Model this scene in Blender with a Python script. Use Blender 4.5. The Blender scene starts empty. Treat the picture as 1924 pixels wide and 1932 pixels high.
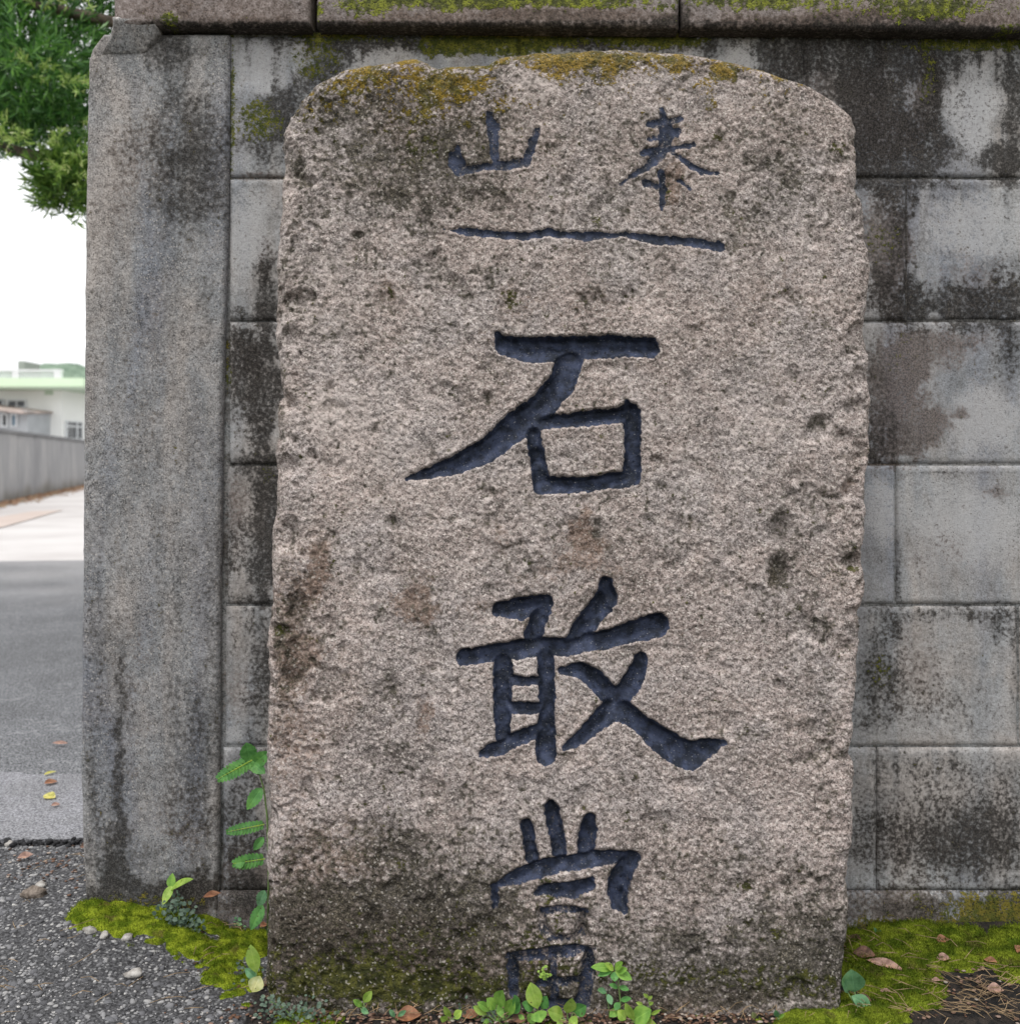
import bpy, math, random
import numpy as np
from mathutils import Vector, Matrix
random.seed(7); RNG = np.random.default_rng(7)
R = math.radians
S = bpy.context.scene
COL = S.collection

# ------------------------------------------------------------------ camera
CH, HY, CX, F = 0.66, 864.0, 962.0, 2011.0      # eye height; horizon row, centre column and focal length in photo units
cd = bpy.data.cameras.new('camera'); cam = bpy.data.objects.new('camera', cd); COL.objects.link(cam)
cam.location = (0, 0, CH); cam.rotation_euler = (R(90), 0, 0)
cd.sensor_fit = 'HORIZONTAL'; cd.sensor_width = 36; cd.lens = 36*F/1924; cd.shift_y = -(966-HY)/1924
cd.clip_start = 0.02; cd.clip_end = 2000
cd.dof.use_dof = True; cd.dof.focus_distance = 1.31; cd.dof.aperture_fstop = 8.0
S.camera = cam

# ------------------------------------------------------------------ sky, sun, exposure
SUN_EL, SUN_AZ = 66, 205                        # degrees; azimuth: the sun stands behind the camera, to the left
w = bpy.data.worlds.new("World"); S.world = w; w.use_nodes = True
nt = w.node_tree; bg = nt.nodes['Background']
sky = nt.nodes.new('ShaderNodeTexSky'); sky.sky_type = 'NISHITA'; sky.sun_disc = False
sky.sun_elevation = R(SUN_EL); sky.sun_rotation = R(SUN_AZ); sky.dust_density = 4; sky.air_density = 1
hs = nt.nodes.new('ShaderNodeHueSaturation'); hs.inputs['Saturation'].default_value = 0.10
mx = nt.nodes.new('ShaderNodeMix'); mx.data_type = 'RGBA'; mx.inputs[0].default_value = 0.72
mx.inputs[7].default_value = (13.2, 13.3, 13.5, 1)      # the even white of the cloud cover
nt.links.new(sky.outputs[0], hs.inputs['Color']); nt.links.new(hs.outputs[0], mx.inputs[6])
nt.links.new(mx.outputs[2], bg.inputs[0]); bg.inputs[1].default_value = 0.10
sl = bpy.data.lights.new('sun', 'SUN'); sl.energy = 1.3; sl.angle = R(14); sl.color = (1, 0.965, 0.92)
so = bpy.data.objects.new('sun', sl); COL.objects.link(so)
az, el = R(SUN_AZ), R(SUN_EL)
sd = Vector((math.sin(az)*math.cos(el), math.cos(az)*math.cos(el), math.sin(el)))
so.rotation_euler = sd.to_track_quat('Z', 'Y').to_euler()
S.view_settings.view_transform = 'Standard'; S.view_settings.look = 'None'
S.view_settings.exposure = 0.35; S.view_settings.gamma = 1; S.view_settings.use_curve_mapping = False

# ------------------------------------------------------------------ helpers
def at(px, py, d):                      # the place at distance d seen at (px, py) of the photograph
    return Vector(((px-CX)/F*d, d, CH-(py-HY)/F*d))
def tag(o, label=None, cat=None, group=None, kind=None):
    for k, v in (('label', label), ('category', cat), ('group', group), ('kind', kind)):
        if v: o[k] = v
    return o
def thing(name, loc, label, cat, group=None):
    o = bpy.data.objects.new(name, None); o.location = loc; o.empty_display_size = 0.02
    COL.objects.link(o); return tag(o, label, cat, group)
def link(name, me, mat=None, parent=None, loc=None):
    o = bpy.data.objects.new(name, me); COL.objects.link(o)
    if mat is not None and not me.materials: me.materials.append(mat)
    if parent is not None: o.parent = parent
    if loc is not None: o.location = loc
    return o
def np_mesh(name, V, Q=None, T=None, smooth=True, attrs=None, uv=None):
    me = bpy.data.meshes.new(name); V = np.asarray(V, np.float32)
    nq = 0 if Q is None else len(Q); ntr = 0 if T is None else len(T)
    me.vertices.add(len(V)); me.vertices.foreach_set('co', V.ravel())
    li = []; 
    if nq: li.append(np.asarray(Q, np.int32).ravel())
    if ntr: li.append(np.asarray(T, np.int32).ravel())
    li = np.concatenate(li)
    me.loops.add(len(li)); me.loops.foreach_set('vertex_index', li)
    me.polygons.add(nq+ntr)
    st = np.concatenate([np.arange(nq)*4, nq*4+np.arange(ntr)*3]).astype(np.int32)
    me.polygons.foreach_set('loop_start', st)
    me.update(calc_edges=True); me.validate()
    if smooth: me.polygons.foreach_set('use_smooth', np.ones(len(me.polygons), bool))
    for k, a in (attrs or {}).items():
        a = np.asarray(a, np.float32)
        if a.ndim == 1:
            me.attributes.new(k, 'FLOAT', 'POINT').data.foreach_set('value', a)
        else:
            me.attributes.new(k, 'FLOAT_COLOR', 'POINT').data.foreach_set('color', a.ravel())
    return me
TAB = np.random.default_rng(3).random((64, 64, 64)).astype(np.float32)
def vn(P, f, s=0):                      # value noise 0..1 on points P at frequency f
    q = P*f + s*17.37; i = np.floor(q).astype(np.int64); t = q-i; t = t*t*(3-2*t); i &= 63; j = (i+1) & 63
    x0, y0, z0 = i.T; x1, y1, z1 = j.T; a, b, c = t.T
    g = lambda X, Y, Z: TAB[X, Y, Z]
    return ((g(x0,y0,z0)*(1-a)+g(x1,y0,z0)*a)*(1-b)+(g(x0,y1,z0)*(1-a)+g(x1,y1,z0)*a)*b)*(1-c) + \
           ((g(x0,y0,z1)*(1-a)+g(x1,y0,z1)*a)*(1-b)+(g(x0,y1,z1)*(1-a)+g(x1,y1,z1)*a)*b)*c
def fbm(P, f, n=4, s=0, k=0.5):
    v = 0; A = 0; a = 1
    for o in range(n):
        v = v+a*vn(P, f*2.03**o, s+o*3.1); A += a; a *= k
    return v/A
def ss(a, b, x):
    t = np.clip((x-a)/(b-a), 0, 1); return t*t*(3-2*t)
def P3(x, y, z=0.0):
    x = np.asarray(x, float); return np.stack([x, np.asarray(y, float)+0*x, np.asarray(z)+0*x], -1)
def grid_quads(nx, ny, off=0):          # nx by ny vertices, row-major (y rows)
    i = np.arange((ny-1)*(nx-1)); r = i//(nx-1); c = i % (nx-1); a = r*nx+c+off
    return np.stack([a, a+nx, a+nx+1, a+1], -1)
class MB:                               # collects boxes, tubes and sheets into one mesh
    def __init__(s): s.v = []; s.f = []
    def add(s, vs, fs):
        n = len(s.v); s.v += [tuple(v) for v in vs]; s.f += [tuple(i+n for i in f) for f in fs]; return s
    def box(s, x0, x1, y0, y1, z0, z1):
        return s.add([(x0,y0,z0),(x1,y0,z0),(x1,y1,z0),(x0,y1,z0),(x0,y0,z1),(x1,y0,z1),(x1,y1,z1),(x0,y1,z1)],
              [(0,3,2,1),(4,5,6,7),(0,1,5,4),(1,2,6,5),(2,3,7,6),(3,0,4,7)])
    def obox(s, c, ux, uy, hx, hy, z0, z1):     # box with horizontal axes ux, uy
        c = Vector(c); ux = Vector(ux); uy = Vector(uy); vs = []
        for z in (z0, z1):
            for a, b in ((-1,-1),(1,-1),(1,1),(-1,1)):
                p = c+ux*hx*a+uy*hy*b; vs.append((p.x, p.y, z))
        return s.add(vs, [(0,3,2,1),(4,5,6,7),(0,1,5,4),(1,2,6,5),(2,3,7,6),(3,0,4,7)])
    def tube(s, pts, rad, n=6):
        pts = [Vector(p) for p in pts]; vs = []; fs = []
        for i, p in enumerate(pts):
            d = (pts[min(i+1, len(pts)-1)]-pts[max(i-1, 0)]).normalized()
            a = d.orthogonal().normalized() if i == 0 else (a-d*a.dot(d)).normalized()
            b = d.cross(a); r = rad[i] if hasattr(rad, '__len__') else rad
            for k in range(n):
                t = 2*math.pi*k/n; vs.append(p+(a*math.cos(t)+b*math.sin(t))*r)
        for i in range(len(pts)-1):
            for k in range(n):
                fs.append((i*n+k, i*n+(k+1) % n, (i+1)*n+(k+1) % n, (i+1)*n+k))
        fs.append(tuple(range(n))[::-1]); fs.append(tuple(range((len(pts)-1)*n, len(pts)*n)))
        return s.add(vs, fs)
    def mesh(s, name, off=(0,0,0), smooth=False):
        me = bpy.data.meshes.new(name); o = Vector(off)
        me.from_pydata([Vector(v)-o for v in s.v], [], s.f); me.update()
        if smooth: me.polygons.foreach_set('use_smooth', [True]*len(me.polygons))
        return me
    def build(s, name, mat, parent=None, smooth=False, off=None):
        off = off if off is not None else (parent_loc(parent) if parent else (0,0,0))
        return link(name, s.mesh(name, off, smooth), mat, parent)
def parent_loc(p):
    v = Vector((0,0,0))
    while p is not None: v += p.location; p = p.parent
    return v

# ------------------------------------------------------------------ materials
class NT:
    def __init__(s, name, rough=0.9, spec=0.25):
        s.m = bpy.data.materials.new(name); s.m.use_nodes = True; s.t = s.m.node_tree; s.b = s.t.nodes['Principled BSDF']
        s.b.inputs['Roughness'].default_value = rough; s.b.inputs['Specular IOR Level'].default_value = spec
        s.co = s.t.nodes.new('ShaderNodeTexCoord').outputs['Object']
    def n(s, k, **kw):
        nd = s.t.nodes.new(k)
        for a, b in kw.items(): setattr(nd, a, b)
        return nd
    def L(s, a, b):
        if isinstance(a, (int, float)): b.default_value = a
        elif isinstance(a, tuple): b.default_value = a if len(a) == 4 else (*a, 1)
        else: s.t.links.new(a, b)
    def noise(s, sc, det=3, rough=0.55, co=None, dist=0.0):
        nd = s.n('ShaderNodeTexNoise'); s.L(co or s.co, nd.inputs['Vector']); nd.inputs['Scale'].default_value = sc
        nd.inputs['Detail'].default_value = det; nd.inputs['Roughness'].default_value = rough; nd.inputs['Distortion'].default_value = dist
        return nd.outputs['Fac']
    def vor(s, sc, out='Distance', feat='F1', co=None):
        nd = s.n('ShaderNodeTexVoronoi', feature=feat); s.L(co or s.co, nd.inputs['Vector']); nd.inputs['Scale'].default_value = sc
        return nd.outputs[out]
    def math(s, op, a, b=0.0, c=None, clamp=False):
        nd = s.n('ShaderNodeMath', operation=op, use_clamp=clamp); s.L(a, nd.inputs[0]); s.L(b, nd.inputs[1])
        if c is not None: s.L(c, nd.inputs[2])
        return nd.outputs[0]
    def step(s, x, a, b, lo=0.0, hi=1.0):
        nd = s.n('ShaderNodeMapRange', interpolation_type='SMOOTHSTEP'); s.L(x, nd.inputs[0])
        for i, v in enumerate((a, b, lo, hi)): nd.inputs[i+1].default_value = v
        return nd.outputs[0]
    def mix(s, f, a, b, mode='MIX'):
        nd = s.n('ShaderNodeMix', data_type='RGBA', blend_type=mode); s.L(f, nd.inputs[0]); s.L(a, nd.inputs[6]); s.L(b, nd.inputs[7])
        return nd.outputs[2]
    def attr(s, name, ch=None):
        nd = s.n('ShaderNodeAttribute', attribute_name=name)
        if ch is None: return nd.outputs['Fac']
        if ch == 'A': return nd.outputs['Alpha']
        sp = s.n('ShaderNodeSeparateColor'); s.L(nd.outputs['Color'], sp.inputs[0]); return sp.outputs['RGB'.index(ch)]
    def ramp(s, x, stops):
        nd = s.n('ShaderNodeValToRGB'); e = nd.color_ramp.elements
        while len(e) < len(stops): e.new(0.5)
        for k, (p, c) in enumerate(stops):
            e[k].position = p; e[k].color = (*c, 1) if len(c) == 3 else c
        s.L(x, nd.inputs[0]); return nd.outputs[0]
    def out(s, col, bump=None, strength=0.5, dist=0.002, rough=None):
        s.L(col, s.b.inputs['Base Color'])
        if bump is not None:
            nd = s.n('ShaderNodeBump'); nd.inputs['Strength'].default_value = strength; nd.inputs['Distance'].default_value = dist
            s.L(bump, nd.inputs['Height']); s.L(nd.outputs[0], s.b.inputs['Normal'])
        if rough is not None: s.L(rough, s.b.inputs['Roughness'])
        return s.m

def flat(name, c, rough=0.7, spec=0.3, var=0.12, sc=20, bump=0.0):
    t = NT(name, rough, spec); k = t.noise(sc, 4)
    col = t.mix(t.math('MULTIPLY', t.step(k, 0.3, 0.7), 1.0), tuple(x*(1-var) for x in c), tuple(min(x*(1+var), .95) for x in c))
    return t.out(col, t.noise(sc*4, 3) if bump else None, bump, 0.01)

def weathered(name, lights, darks, speck=420, pits=True, moss1=(0.075,0.085,0.012), moss2=(0.17,0.14,0.02), contrast=1.0, grain=0.0, bstr=0.6, mottle=1.0, streak=1.0, brown=((0.05,0.032,0.023),(0.17,0.125,0.10)), black=((0.016,0.015,0.014),(0.085,0.08,0.076))):
    """stone or concrete; the attribute 'st' holds where moss (R), brown stain (G), black mould and painted shade (B) and pale patches (A) lie"""
    t = NT(name, 0.93, 0.18)
    fine = t.noise(speck, 2, 0.6); mid = t.noise(speck*0.33, 3, 0.6); big = t.noise(14, 4, 0.6)
    s1 = t.math('ADD', t.math('MULTIPLY', t.math('SUBTRACT', fine, 0.5), 1.5*contrast), t.math('MULTIPLY', t.math('SUBTRACT', mid, 0.5), 0.9*contrast))
    v = t.math('ADD', t.math('ADD', s1, t.math('MULTIPLY', t.math('SUBTRACT', big, 0.5), 0.5)), 0.5, clamp=True)
    col = t.ramp(v, [(0.0, darks[0]), (0.25, darks[1]), (0.5, lights[0]), (0.75, lights[1]), (1.0, lights[2])])
    hue = t.step(t.noise(9, 4, 0.65, dist=0.4), 0.40, 0.62)
    col = t.mix(t.math('MULTIPLY', hue, 0.45), col, t.mix(1.0, col, (0.86, 0.96, 1.04), 'MULTIPLY'))
    mpg = t.n('ShaderNodeMapping'); t.L(t.co, mpg.inputs[0]); mpg.inputs['Scale'].default_value = (1, 1, streak)
    n55 = t.noise(48, 5, 0.72, co=mpg.outputs[0]); n16 = t.noise(17, 5, 0.68, co=mpg.outputs[0]); n200 = t.noise(190, 2, 0.6)
    tone = t.math('ADD', t.math('MULTIPLY', t.math('SUBTRACT', n16, 0.5), 1.3*mottle), t.math('MULTIPLY', t.math('SUBTRACT', n55, 0.5), 1.1*mottle))
    col = t.mix(1.0, col, t.ramp(t.math('ADD', tone, 0.5, clamp=True), [(0.0, (0.50,0.49,0.48)), (0.5, (1.0,1.0,1.0)), (1.0, (1.36,1.35,1.34))]), 'MULTIPLY')
    if streak < 1:                       # soft vertical wash bands left by rain
        mb_ = t.n('ShaderNodeMapping'); t.L(t.co, mb_.inputs[0]); mb_.inputs['Scale'].default_value = (1, 1, 0.16)
        bd = t.noise(10, 4, 0.6, co=mb_.outputs[0], dist=0.3); col = t.mix(1.0, col, t.ramp(bd, [(0.36, (0.74,0.77,0.85)), (0.5, (1,1,1)), (0.62, (1.22,1.15,1.09))]), 'MULTIPLY')
    if grain:                            # single mineral grains, light and dark
        vc = t.vor(speck*1.15, 'Color'); sp = t.n('ShaderNodeSeparateColor'); t.L(vc, sp.inputs[0])
        col = t.mix(t.math('MULTIPLY', t.step(sp.outputs[0], 0.90, 0.97), grain), col, (0.66, 0.61, 0.56))
        col = t.mix(t.math('MULTIPLY', t.step(sp.outputs[1], 0.84, 0.95), grain), col, (0.055, 0.05, 0.046))
    c_ = lambda n_, k_: t.math('MULTIPLY', t.math('SUBTRACT', n_, 0.5), k_)
    rg = t.math('ADD', t.math('ADD', c_(n55, 1.25), c_(n200, 1.5)), c_(fine, 1.1))
    ragged = t.math('ADD', t.math('MULTIPLY', c_(n55, 1.0), 1.0), c_(fine, 1.2))
    def mask(ch, a, b, k=1.0):
        return t.step(t.math('ADD', t.attr('st', ch), t.math('MULTIPLY', rg, k)), a, b)
    pale = mask('A', 0.25, 0.85, 0.6); col = t.mix(t.math('MULTIPLY', pale, 0.65), col, t.mix(fine, lights[1], lights[2]))
    br = t.mix(t.step(fine, 0.35, 0.65), *brown)
    col = t.mix(t.math('MULTIPLY', mask('G', 0.22, 0.95), 0.75), col, br)
    bk = t.mix(t.step(fine, 0.42, 0.72), *black)
    bk = t.mix(1.0, bk, t.ramp(t.math('ADD', tone, 0.5, clamp=True), [(0.0, (0.6,0.6,0.6)), (0.5, (1,1,1)), (1.0, (2.0,1.95,1.9))]), 'MULTIPLY')
    col = t.mix(t.math('MULTIPLY', mask('B', 0.24, 1.02), 0.93), col, bk)
    ms = mask('R', 0.42, 0.72)
    mc = t.mix(t.step(t.noise(90, 4), 0.4, 0.62), moss1, moss2); mc = t.mix(t.math('MULTIPLY', t.attr('gold'), t.step(n55, .40, .60, .15, .95)), mc, t.mix(n200, (0.15, 0.10, 0.012), (0.36, 0.235, 0.03))); mc = t.mix(t.step(fine, 0.52, 0.34), mc, (0.02, 0.024, 0.006))
    col = t.mix(t.math('MULTIPLY', ms, 0.9), col, mc)
    if grain > .5:                       # bare quartz grains shine through the stains too
        sp2 = t.n('ShaderNodeSeparateColor'); t.L(t.vor(speck*.8, 'Color'), sp2.inputs[0])
        col = t.mix(t.math('MULTIPLY', t.step(sp2.outputs[1], 0.93, 0.97), 0.45), col, (0.50, 0.46, 0.42))
    h = t.math('ADD', t.math('MULTIPLY', fine, 0.6), t.math('MULTIPLY', mid, 0.9))
    h = t.math('ADD', h, t.math('MULTIPLY', ms, t.math('ADD', 0.4, fine)))
    if pits:
        pv = t.step(t.vor(150), 0.16, 0.07); pm = t.step(t.noise(30, 2), 0.42, 0.6); pv = t.math('MULTIPLY', pv, pm)
        col = t.mix(t.math('MULTIPLY', pv, 0.8), col, (0.03, 0.028, 0.026)); h = t.math('SUBTRACT', h, t.math('MULTIPLY', pv, 1.5))
    # dark blue paint left in carved strokes
    pt = t.step(t.math('ADD', t.attr('paint'), t.math('MULTIPLY', rg, 0.42)), 0.36, 0.62)
    pc = t.mix(t.step(t.noise(70, 4), 0.35, 0.7), (0.014, 0.018, 0.029), (0.047, 0.059, 0.102))
    pc = t.mix(t.step(t.noise(520, 2), 0.66, 0.74), pc, (0.34, 0.335, 0.34))
    pc = t.mix(t.step(t.noise(300, 2), 0.36, 0.28), pc, (0.008, 0.009, 0.012))
    col = t.mix(pt, col, pc)
    return t.out(col, h, bstr, 0.0022, t.step(pt, 0, 1, 0.93, 0.62))

M = {}
M['stone'] = weathered('weathered_sandstone', [(0.350,0.290,0.266),(0.462,0.393,0.367),(0.69,0.615,0.575)], [(0.070,0.058,0.050),(0.19,0.156,0.140)], speck=560, grain=0.7, contrast=1.2, bstr=0.6, mottle=1.15,
                       moss1=(0.030,0.034,0.008), moss2=(0.088,0.088,0.018), brown=((0.075,0.045,0.031),(0.235,0.158,0.118)), black=((0.020,0.019,0.014),(0.125,0.110,0.085)))
M['block'] = weathered('weathered_block', [(0.305,0.298,0.296),(0.385,0.378,0.38),(0.50,0.492,0.495)], [(0.10,0.095,0.09),(0.215,0.208,0.203)], speck=420, contrast=0.85, bstr=0.35, mottle=0.9, streak=0.5, moss1=(0.05,0.062,0.008), moss2=(0.14,0.14,0.018),
                       brown=((0.035,0.024,0.018),(0.16,0.12,0.105)), black=((0.012,0.011,0.010),(0.062,0.056,0.052)))
M['pillar'] = weathered('weathered_render', [(0.260,0.252,0.250),(0.335,0.327,0.325),(0.45,0.44,0.436)], [(0.045,0.043,0.043),(0.13,0.126,0.125)], speck=460, contrast=1.05, grain=0.35, bstr=0.35, mottle=0.95, streak=0.4)
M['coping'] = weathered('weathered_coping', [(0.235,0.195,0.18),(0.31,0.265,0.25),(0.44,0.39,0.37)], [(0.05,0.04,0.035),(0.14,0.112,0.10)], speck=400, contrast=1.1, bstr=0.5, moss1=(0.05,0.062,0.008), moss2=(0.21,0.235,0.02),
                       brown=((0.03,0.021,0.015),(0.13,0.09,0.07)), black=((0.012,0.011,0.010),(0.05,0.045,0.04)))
M['mortar'] = weathered('old_mortar', [(0.20,0.195,0.19),(0.26,0.255,0.25),(0.34,0.33,0.325)], [(0.04,0.04,0.04),(0.10,0.10,0.095)], speck=400, contrast=1.1)

# ------------------------------------------------------------------ stain, mould and moss on wall, pillar and stone; shade painted under the coping
# (channel, centre x, centre y, radius x, radius y, strength); channel 0 moss, 1 brown, 2 black, 3 pale
WALL = [
 (0,940,84,180,26,.6),(0,1230,78,110,18,.5),(0,1000,70,500,10,.5),(0,1800,84,160,12,.5),(2,480,740,60,130,.55),(2,500,1000,50,140,.35),(1,480,760,60,100,.4),(2,470,880,70,16,.4),(2,1480,150,90,80,.3),(2,1760,120,90,40,.35),(1,1640,250,60,110,.5),(2,1850,580,110,36,.5),(2,1600,120,120,60,.25),(1,1700,830,70,40,.4),(1,1690,720,50,60,.35),
 (2,1720,190,150,150,.38),(1,1680,140,200,110,.3),(2,1000,80,520,26,.75),(1,1000,84,520,24,.4),(2,1750,78,260,22,.8),(2,1670,280,60,110,.5),(2,1750,300,70,60,.5),(2,1620,180,60,110,.4),(1,1660,500,60,110,.5),(2,1670,520,40,100,.35),(2,1700,420,22,120,.45),
 (1,1680,760,80,120,.4),(2,1650,740,40,130,.35),(2,1800,620,140,16,.35),(2,1900,700,50,60,.3),(2,1650,1260,46,130,.35),(1,1700,1250,90,120,.25),(2,1760,1600,260,90,.3),(1,1780,1560,240,120,.3),(2,1800,1440,200,30,.2),(2,1780,1350,200,60,.15),(0,1720,1700,60,30,.3),(2,1780,1735,200,40,.5),(0,1870,1720,80,40,.5),
 (2,505,440,24,80,.3),(2,510,980,34,140,.35),(1,470,950,50,80,.3),(2,470,1060,50,90,.3),(2,500,1320,30,120,.4),(2,460,1600,60,110,.35),(1,470,1620,60,110,.4),(2,440,640,30,60,.4),(2,450,730,40,70,.3),
 # strip between pillar and stone
 (3,495,130,60,75,.8),(0,436,200,9,150,.75),(0,490,225,50,42,.7),(2,500,250,60,80,.75),(2,545,200,40,70,.8),(0,595,105,50,50,.6),(2,600,150,50,60,.6),
 (0,620,52,120,22,.8),(2,640,66,140,18,.5),(1,490,332,60,10,.6),(3,470,450,55,120,.75),(2,508,560,26,75,.85),(1,505,500,18,70,.6),(2,470,590,40,25,.4),
 (2,480,680,60,75,.52),(1,460,660,55,60,.55),(2,500,780,35,110,.75),(3,445,800,30,70,.5),(0,428,690,9,60,.6),(2,470,870,60,20,.5),
 (2,500,915,45,60,.7),(1,440,1000,25,120,.45),(2,500,1030,30,120,.6),(0,505,890,20,25,.4),(2,430,1040,14,90,.45),(2,465,1130,60,16,.45),
 (2,490,1240,40,110,.62),(2,440,1200,20,60,.3),(1,450,1300,50,60,.35),(3,445,1385,25,20,.7),(2,485,1450,45,80,.5),(2,450,1560,60,90,.45),(1,470,1670,60,50,.9),(2,460,1690,60,45,.7),
 # course above and right of the stone
 (3,700,100,90,40,.7),(2,640,110,60,60,.5),(2,900,72,400,20,.7),(0,930,82,150,26,.95),(0,1230,72,110,18,.7),(1,1100,76,140,16,.5),(3,1400,115,60,50,.9),(3,1130,90,60,20,.4),
 (2,1480,120,60,60,.65),(1,1500,150,70,60,.55),(2,1650,95,220,40,.6),(3,1600,120,70,30,.55),(1,1620,200,90,90,.5),(2,1600,260,70,110,.55),(2,1680,290,80,70,.75),(1,1700,260,60,50,.7),
 (2,1650,200,70,70,.3),(3,1690,180,45,70,.6),(1,1755,170,30,110,.85),(0,1750,140,22,70,.45),(2,1755,250,30,90,.6),(3,1835,220,60,120,.95),(2,1890,305,60,45,.95),(2,1915,190,32,110,.75),(2,1800,75,160,22,.85),(0,1860,82,110,20,.6),(3,1897,255,7,42,1.3),(3,1864,290,7,22,1.2),
 # second course
 (1,1665,390,60,60,.55),(2,1690,390,50,60,.35),(1,1680,470,45,70,.8),(0,1665,455,35,45,.35),(2,1680,560,60,60,.5),(1,1690,560,50,60,.6),(2,1722,560,22,70,.9),(3,1840,430,110,80,.8),
 (2,1830,570,130,45,.8),(1,1850,540,120,60,.4),(2,1910,520,50,60,.5),(2,1700,350,250,10,.4),
 # third course
 (1,1690,690,70,75,.75),(1,1700,800,70,70,.85),(2,1680,830,70,50,.45),(1,1770,790,40,35,.7),(1,1760,660,70,50,.55),(0,1700,680,30,60,.25),(3,1850,800,90,70,.85),(3,1870,720,80,60,.4),(1,1830,640,110,25,.4),(2,1900,650,40,50,.35),
 (1,1810,780,16,14,.6),
 # fourth
 (3,1660,960,40,100,.7),(3,1820,1000,140,110,.8),(2,1695,1080,10,80,.55),(1,1880,930,30,16,.5),(1,1780,1060,80,60,.25),(2,1800,893,160,4,.5),
 # fifth
 (2,1690,1185,14,26,.7),(2,1780,1160,150,18,.45),(2,1660,1270,50,130,.25),(0,1660,1260,25,50,.35),(1,1730,1290,60,70,.25),(2,1900,1180,50,40,.45),(2,1770,1300,140,90,.22),(3,1850,1330,80,60,.5),(2,1918,1280,12,120,.4),
 # sixth
 (2,1760,1540,240,130,.42),(2,1850,1600,120,80,.35),(2,1900,1500,60,80,.25),(1,1700,1600,110,80,.35),(3,1760,1425,80,16,.5),(3,1780,1672,160,12,.6),
 # footing
 (1,1700,1715,110,45,.75),(0,1850,1740,120,45,.62),(2,1900,1720,60,50,.7),(0,1700,1755,120,20,.8),(0,1640,1750,60,30,.6),(2,1760,1700,200,30,.3)]
for x_, l_, s_, c_ in [(1500,60,.6,2),(1545,90,.5,1),(1588,110,.6,2),(1640,80,.6,2),(1662,120,.5,1),(1700,130,.55,2),(1738,150,.6,1),(1770,140,.8,2),(1805,60,.5,2),(1846,44,.6,2),(1880,70,.6,2),(1905,150,.7,2),(470,50,.4,2),(520,60,.5,2),(580,70,.6,1),(660,40,.6,2),(1340,40,.5,2),(1440,60,.5,2)]:
    WALL.append((c_, x_, 70+l_*.5, 7+random.random()*6, l_, s_))
for x_, y_, l_, s_ in [(1725,350,60,.5),(1760,345,40,.4),(1900,345,90,.35),(1680,610,70,.4),(1745,612,50,.4),(1850,612,60,.35),(1905,612,90,.3),(1760,1150,60,.4),(1830,1150,40,.4),(1880,1148,80,.35),(1690,1420,70,.3),(1800,1420,60,.3)]:
    WALL.append((2, x_, y_+l_*.4, 5+random.random()*5, l_*.6, s_))
PILLAR = [
 (2,390,300,60,160,.25),(2,300,420,110,60,.15),(1,220,400,60,120,.2),(2,360,560,60,140,.12),(2,390,1300,40,260,.25),(2,190,1250,40,220,.2),(2,300,1640,130,60,.3),(2,200,1560,50,160,.25),(3,320,1150,30,180,.3),(3,250,560,40,140,.3),(3,300,800,60,60,.25),(1,270,700,60,200,.18),(1,250,1300,60,160,.2),(2,430,900,8,900,.35),
 (2,330,110,36,110,.52),(2,300,90,40,40,.3),(2,345,250,90,90,.45),(2,355,350,85,90,.52),(1,330,300,110,160,.25),(2,240,300,40,60,.22),(1,270,280,70,60,.25),(2,190,130,26,60,.2),
 (3,380,470,50,60,.5),(3,210,330,50,60,.3),(2,270,90,100,30,.25),(2,225,1480,13,260,.62),(2,215,1640,30,100,.62),(2,240,1330,20,130,.3),(2,330,1180,20,200,.28),(2,360,1420,60,140,.34),(1,350,1550,60,90,.42),
 (2,350,1530,60,70,.3),(2,300,980,12,260,.22),(3,290,1480,30,120,.4),(3,270,1600,40,60,.4),(2,290,1695,150,30,.9),(1,360,1690,70,45,1.0),(2,370,1670,60,40,.6),(2,200,1690,60,30,.6),(0,300,1700,130,16,.5),
 (2,390,700,20,250,.2),(2,240,760,60,300,.12),(2,400,1100,16,300,.22),(2,180,1100,20,400,.14),(2,170,1500,20,200,.25),(3,350,820,50,120,.25),(3,200,900,30,200,.2)]
COPING = [(0,900,-70,520,70,.5),(0,1700,-70,500,70,.5),(0,380,-60,120,40,.3),(2,900,-60,900,60,.3),(2,700,50,500,9,1.2),(2,1600,56,520,10,1.3),(1,1000,34,460,20,.55),(1,1700,40,300,30,.5),(2,1650,40,300,16,.45),(0,960,4,200,16,.6),(0,1400,4,140,16,.5),(1,420,20,160,40,.25),(2,1150,20,260,20,.25),(1,300,20,100,40,.3),(0,315,35,22,14,.75),(2,330,44,70,8,.4),(1,450,40,90,16,.4),(0,800,2,220,22,.62),(0,700,10,60,26,.45),(0,1120,0,160,20,.62),(0,600,20,10,20,.7),(1,760,30,120,14,.35),(1,1100,26,200,16,.5),(0,1650,6,330,30,.55),(1,1500,45,200,16,.6),  # the black along the bottom edge paints the shade under the slabs
 (2,1250,40,60,14,.5),(2,1740,50,90,14,.75),(1,1700,36,200,22,.5),(0,1900,50,26,12,.6),(2,900,42,700,5,.6),(0,1760,20,80,22,.7),(2,1290,20,14,30,.6)]
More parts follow.
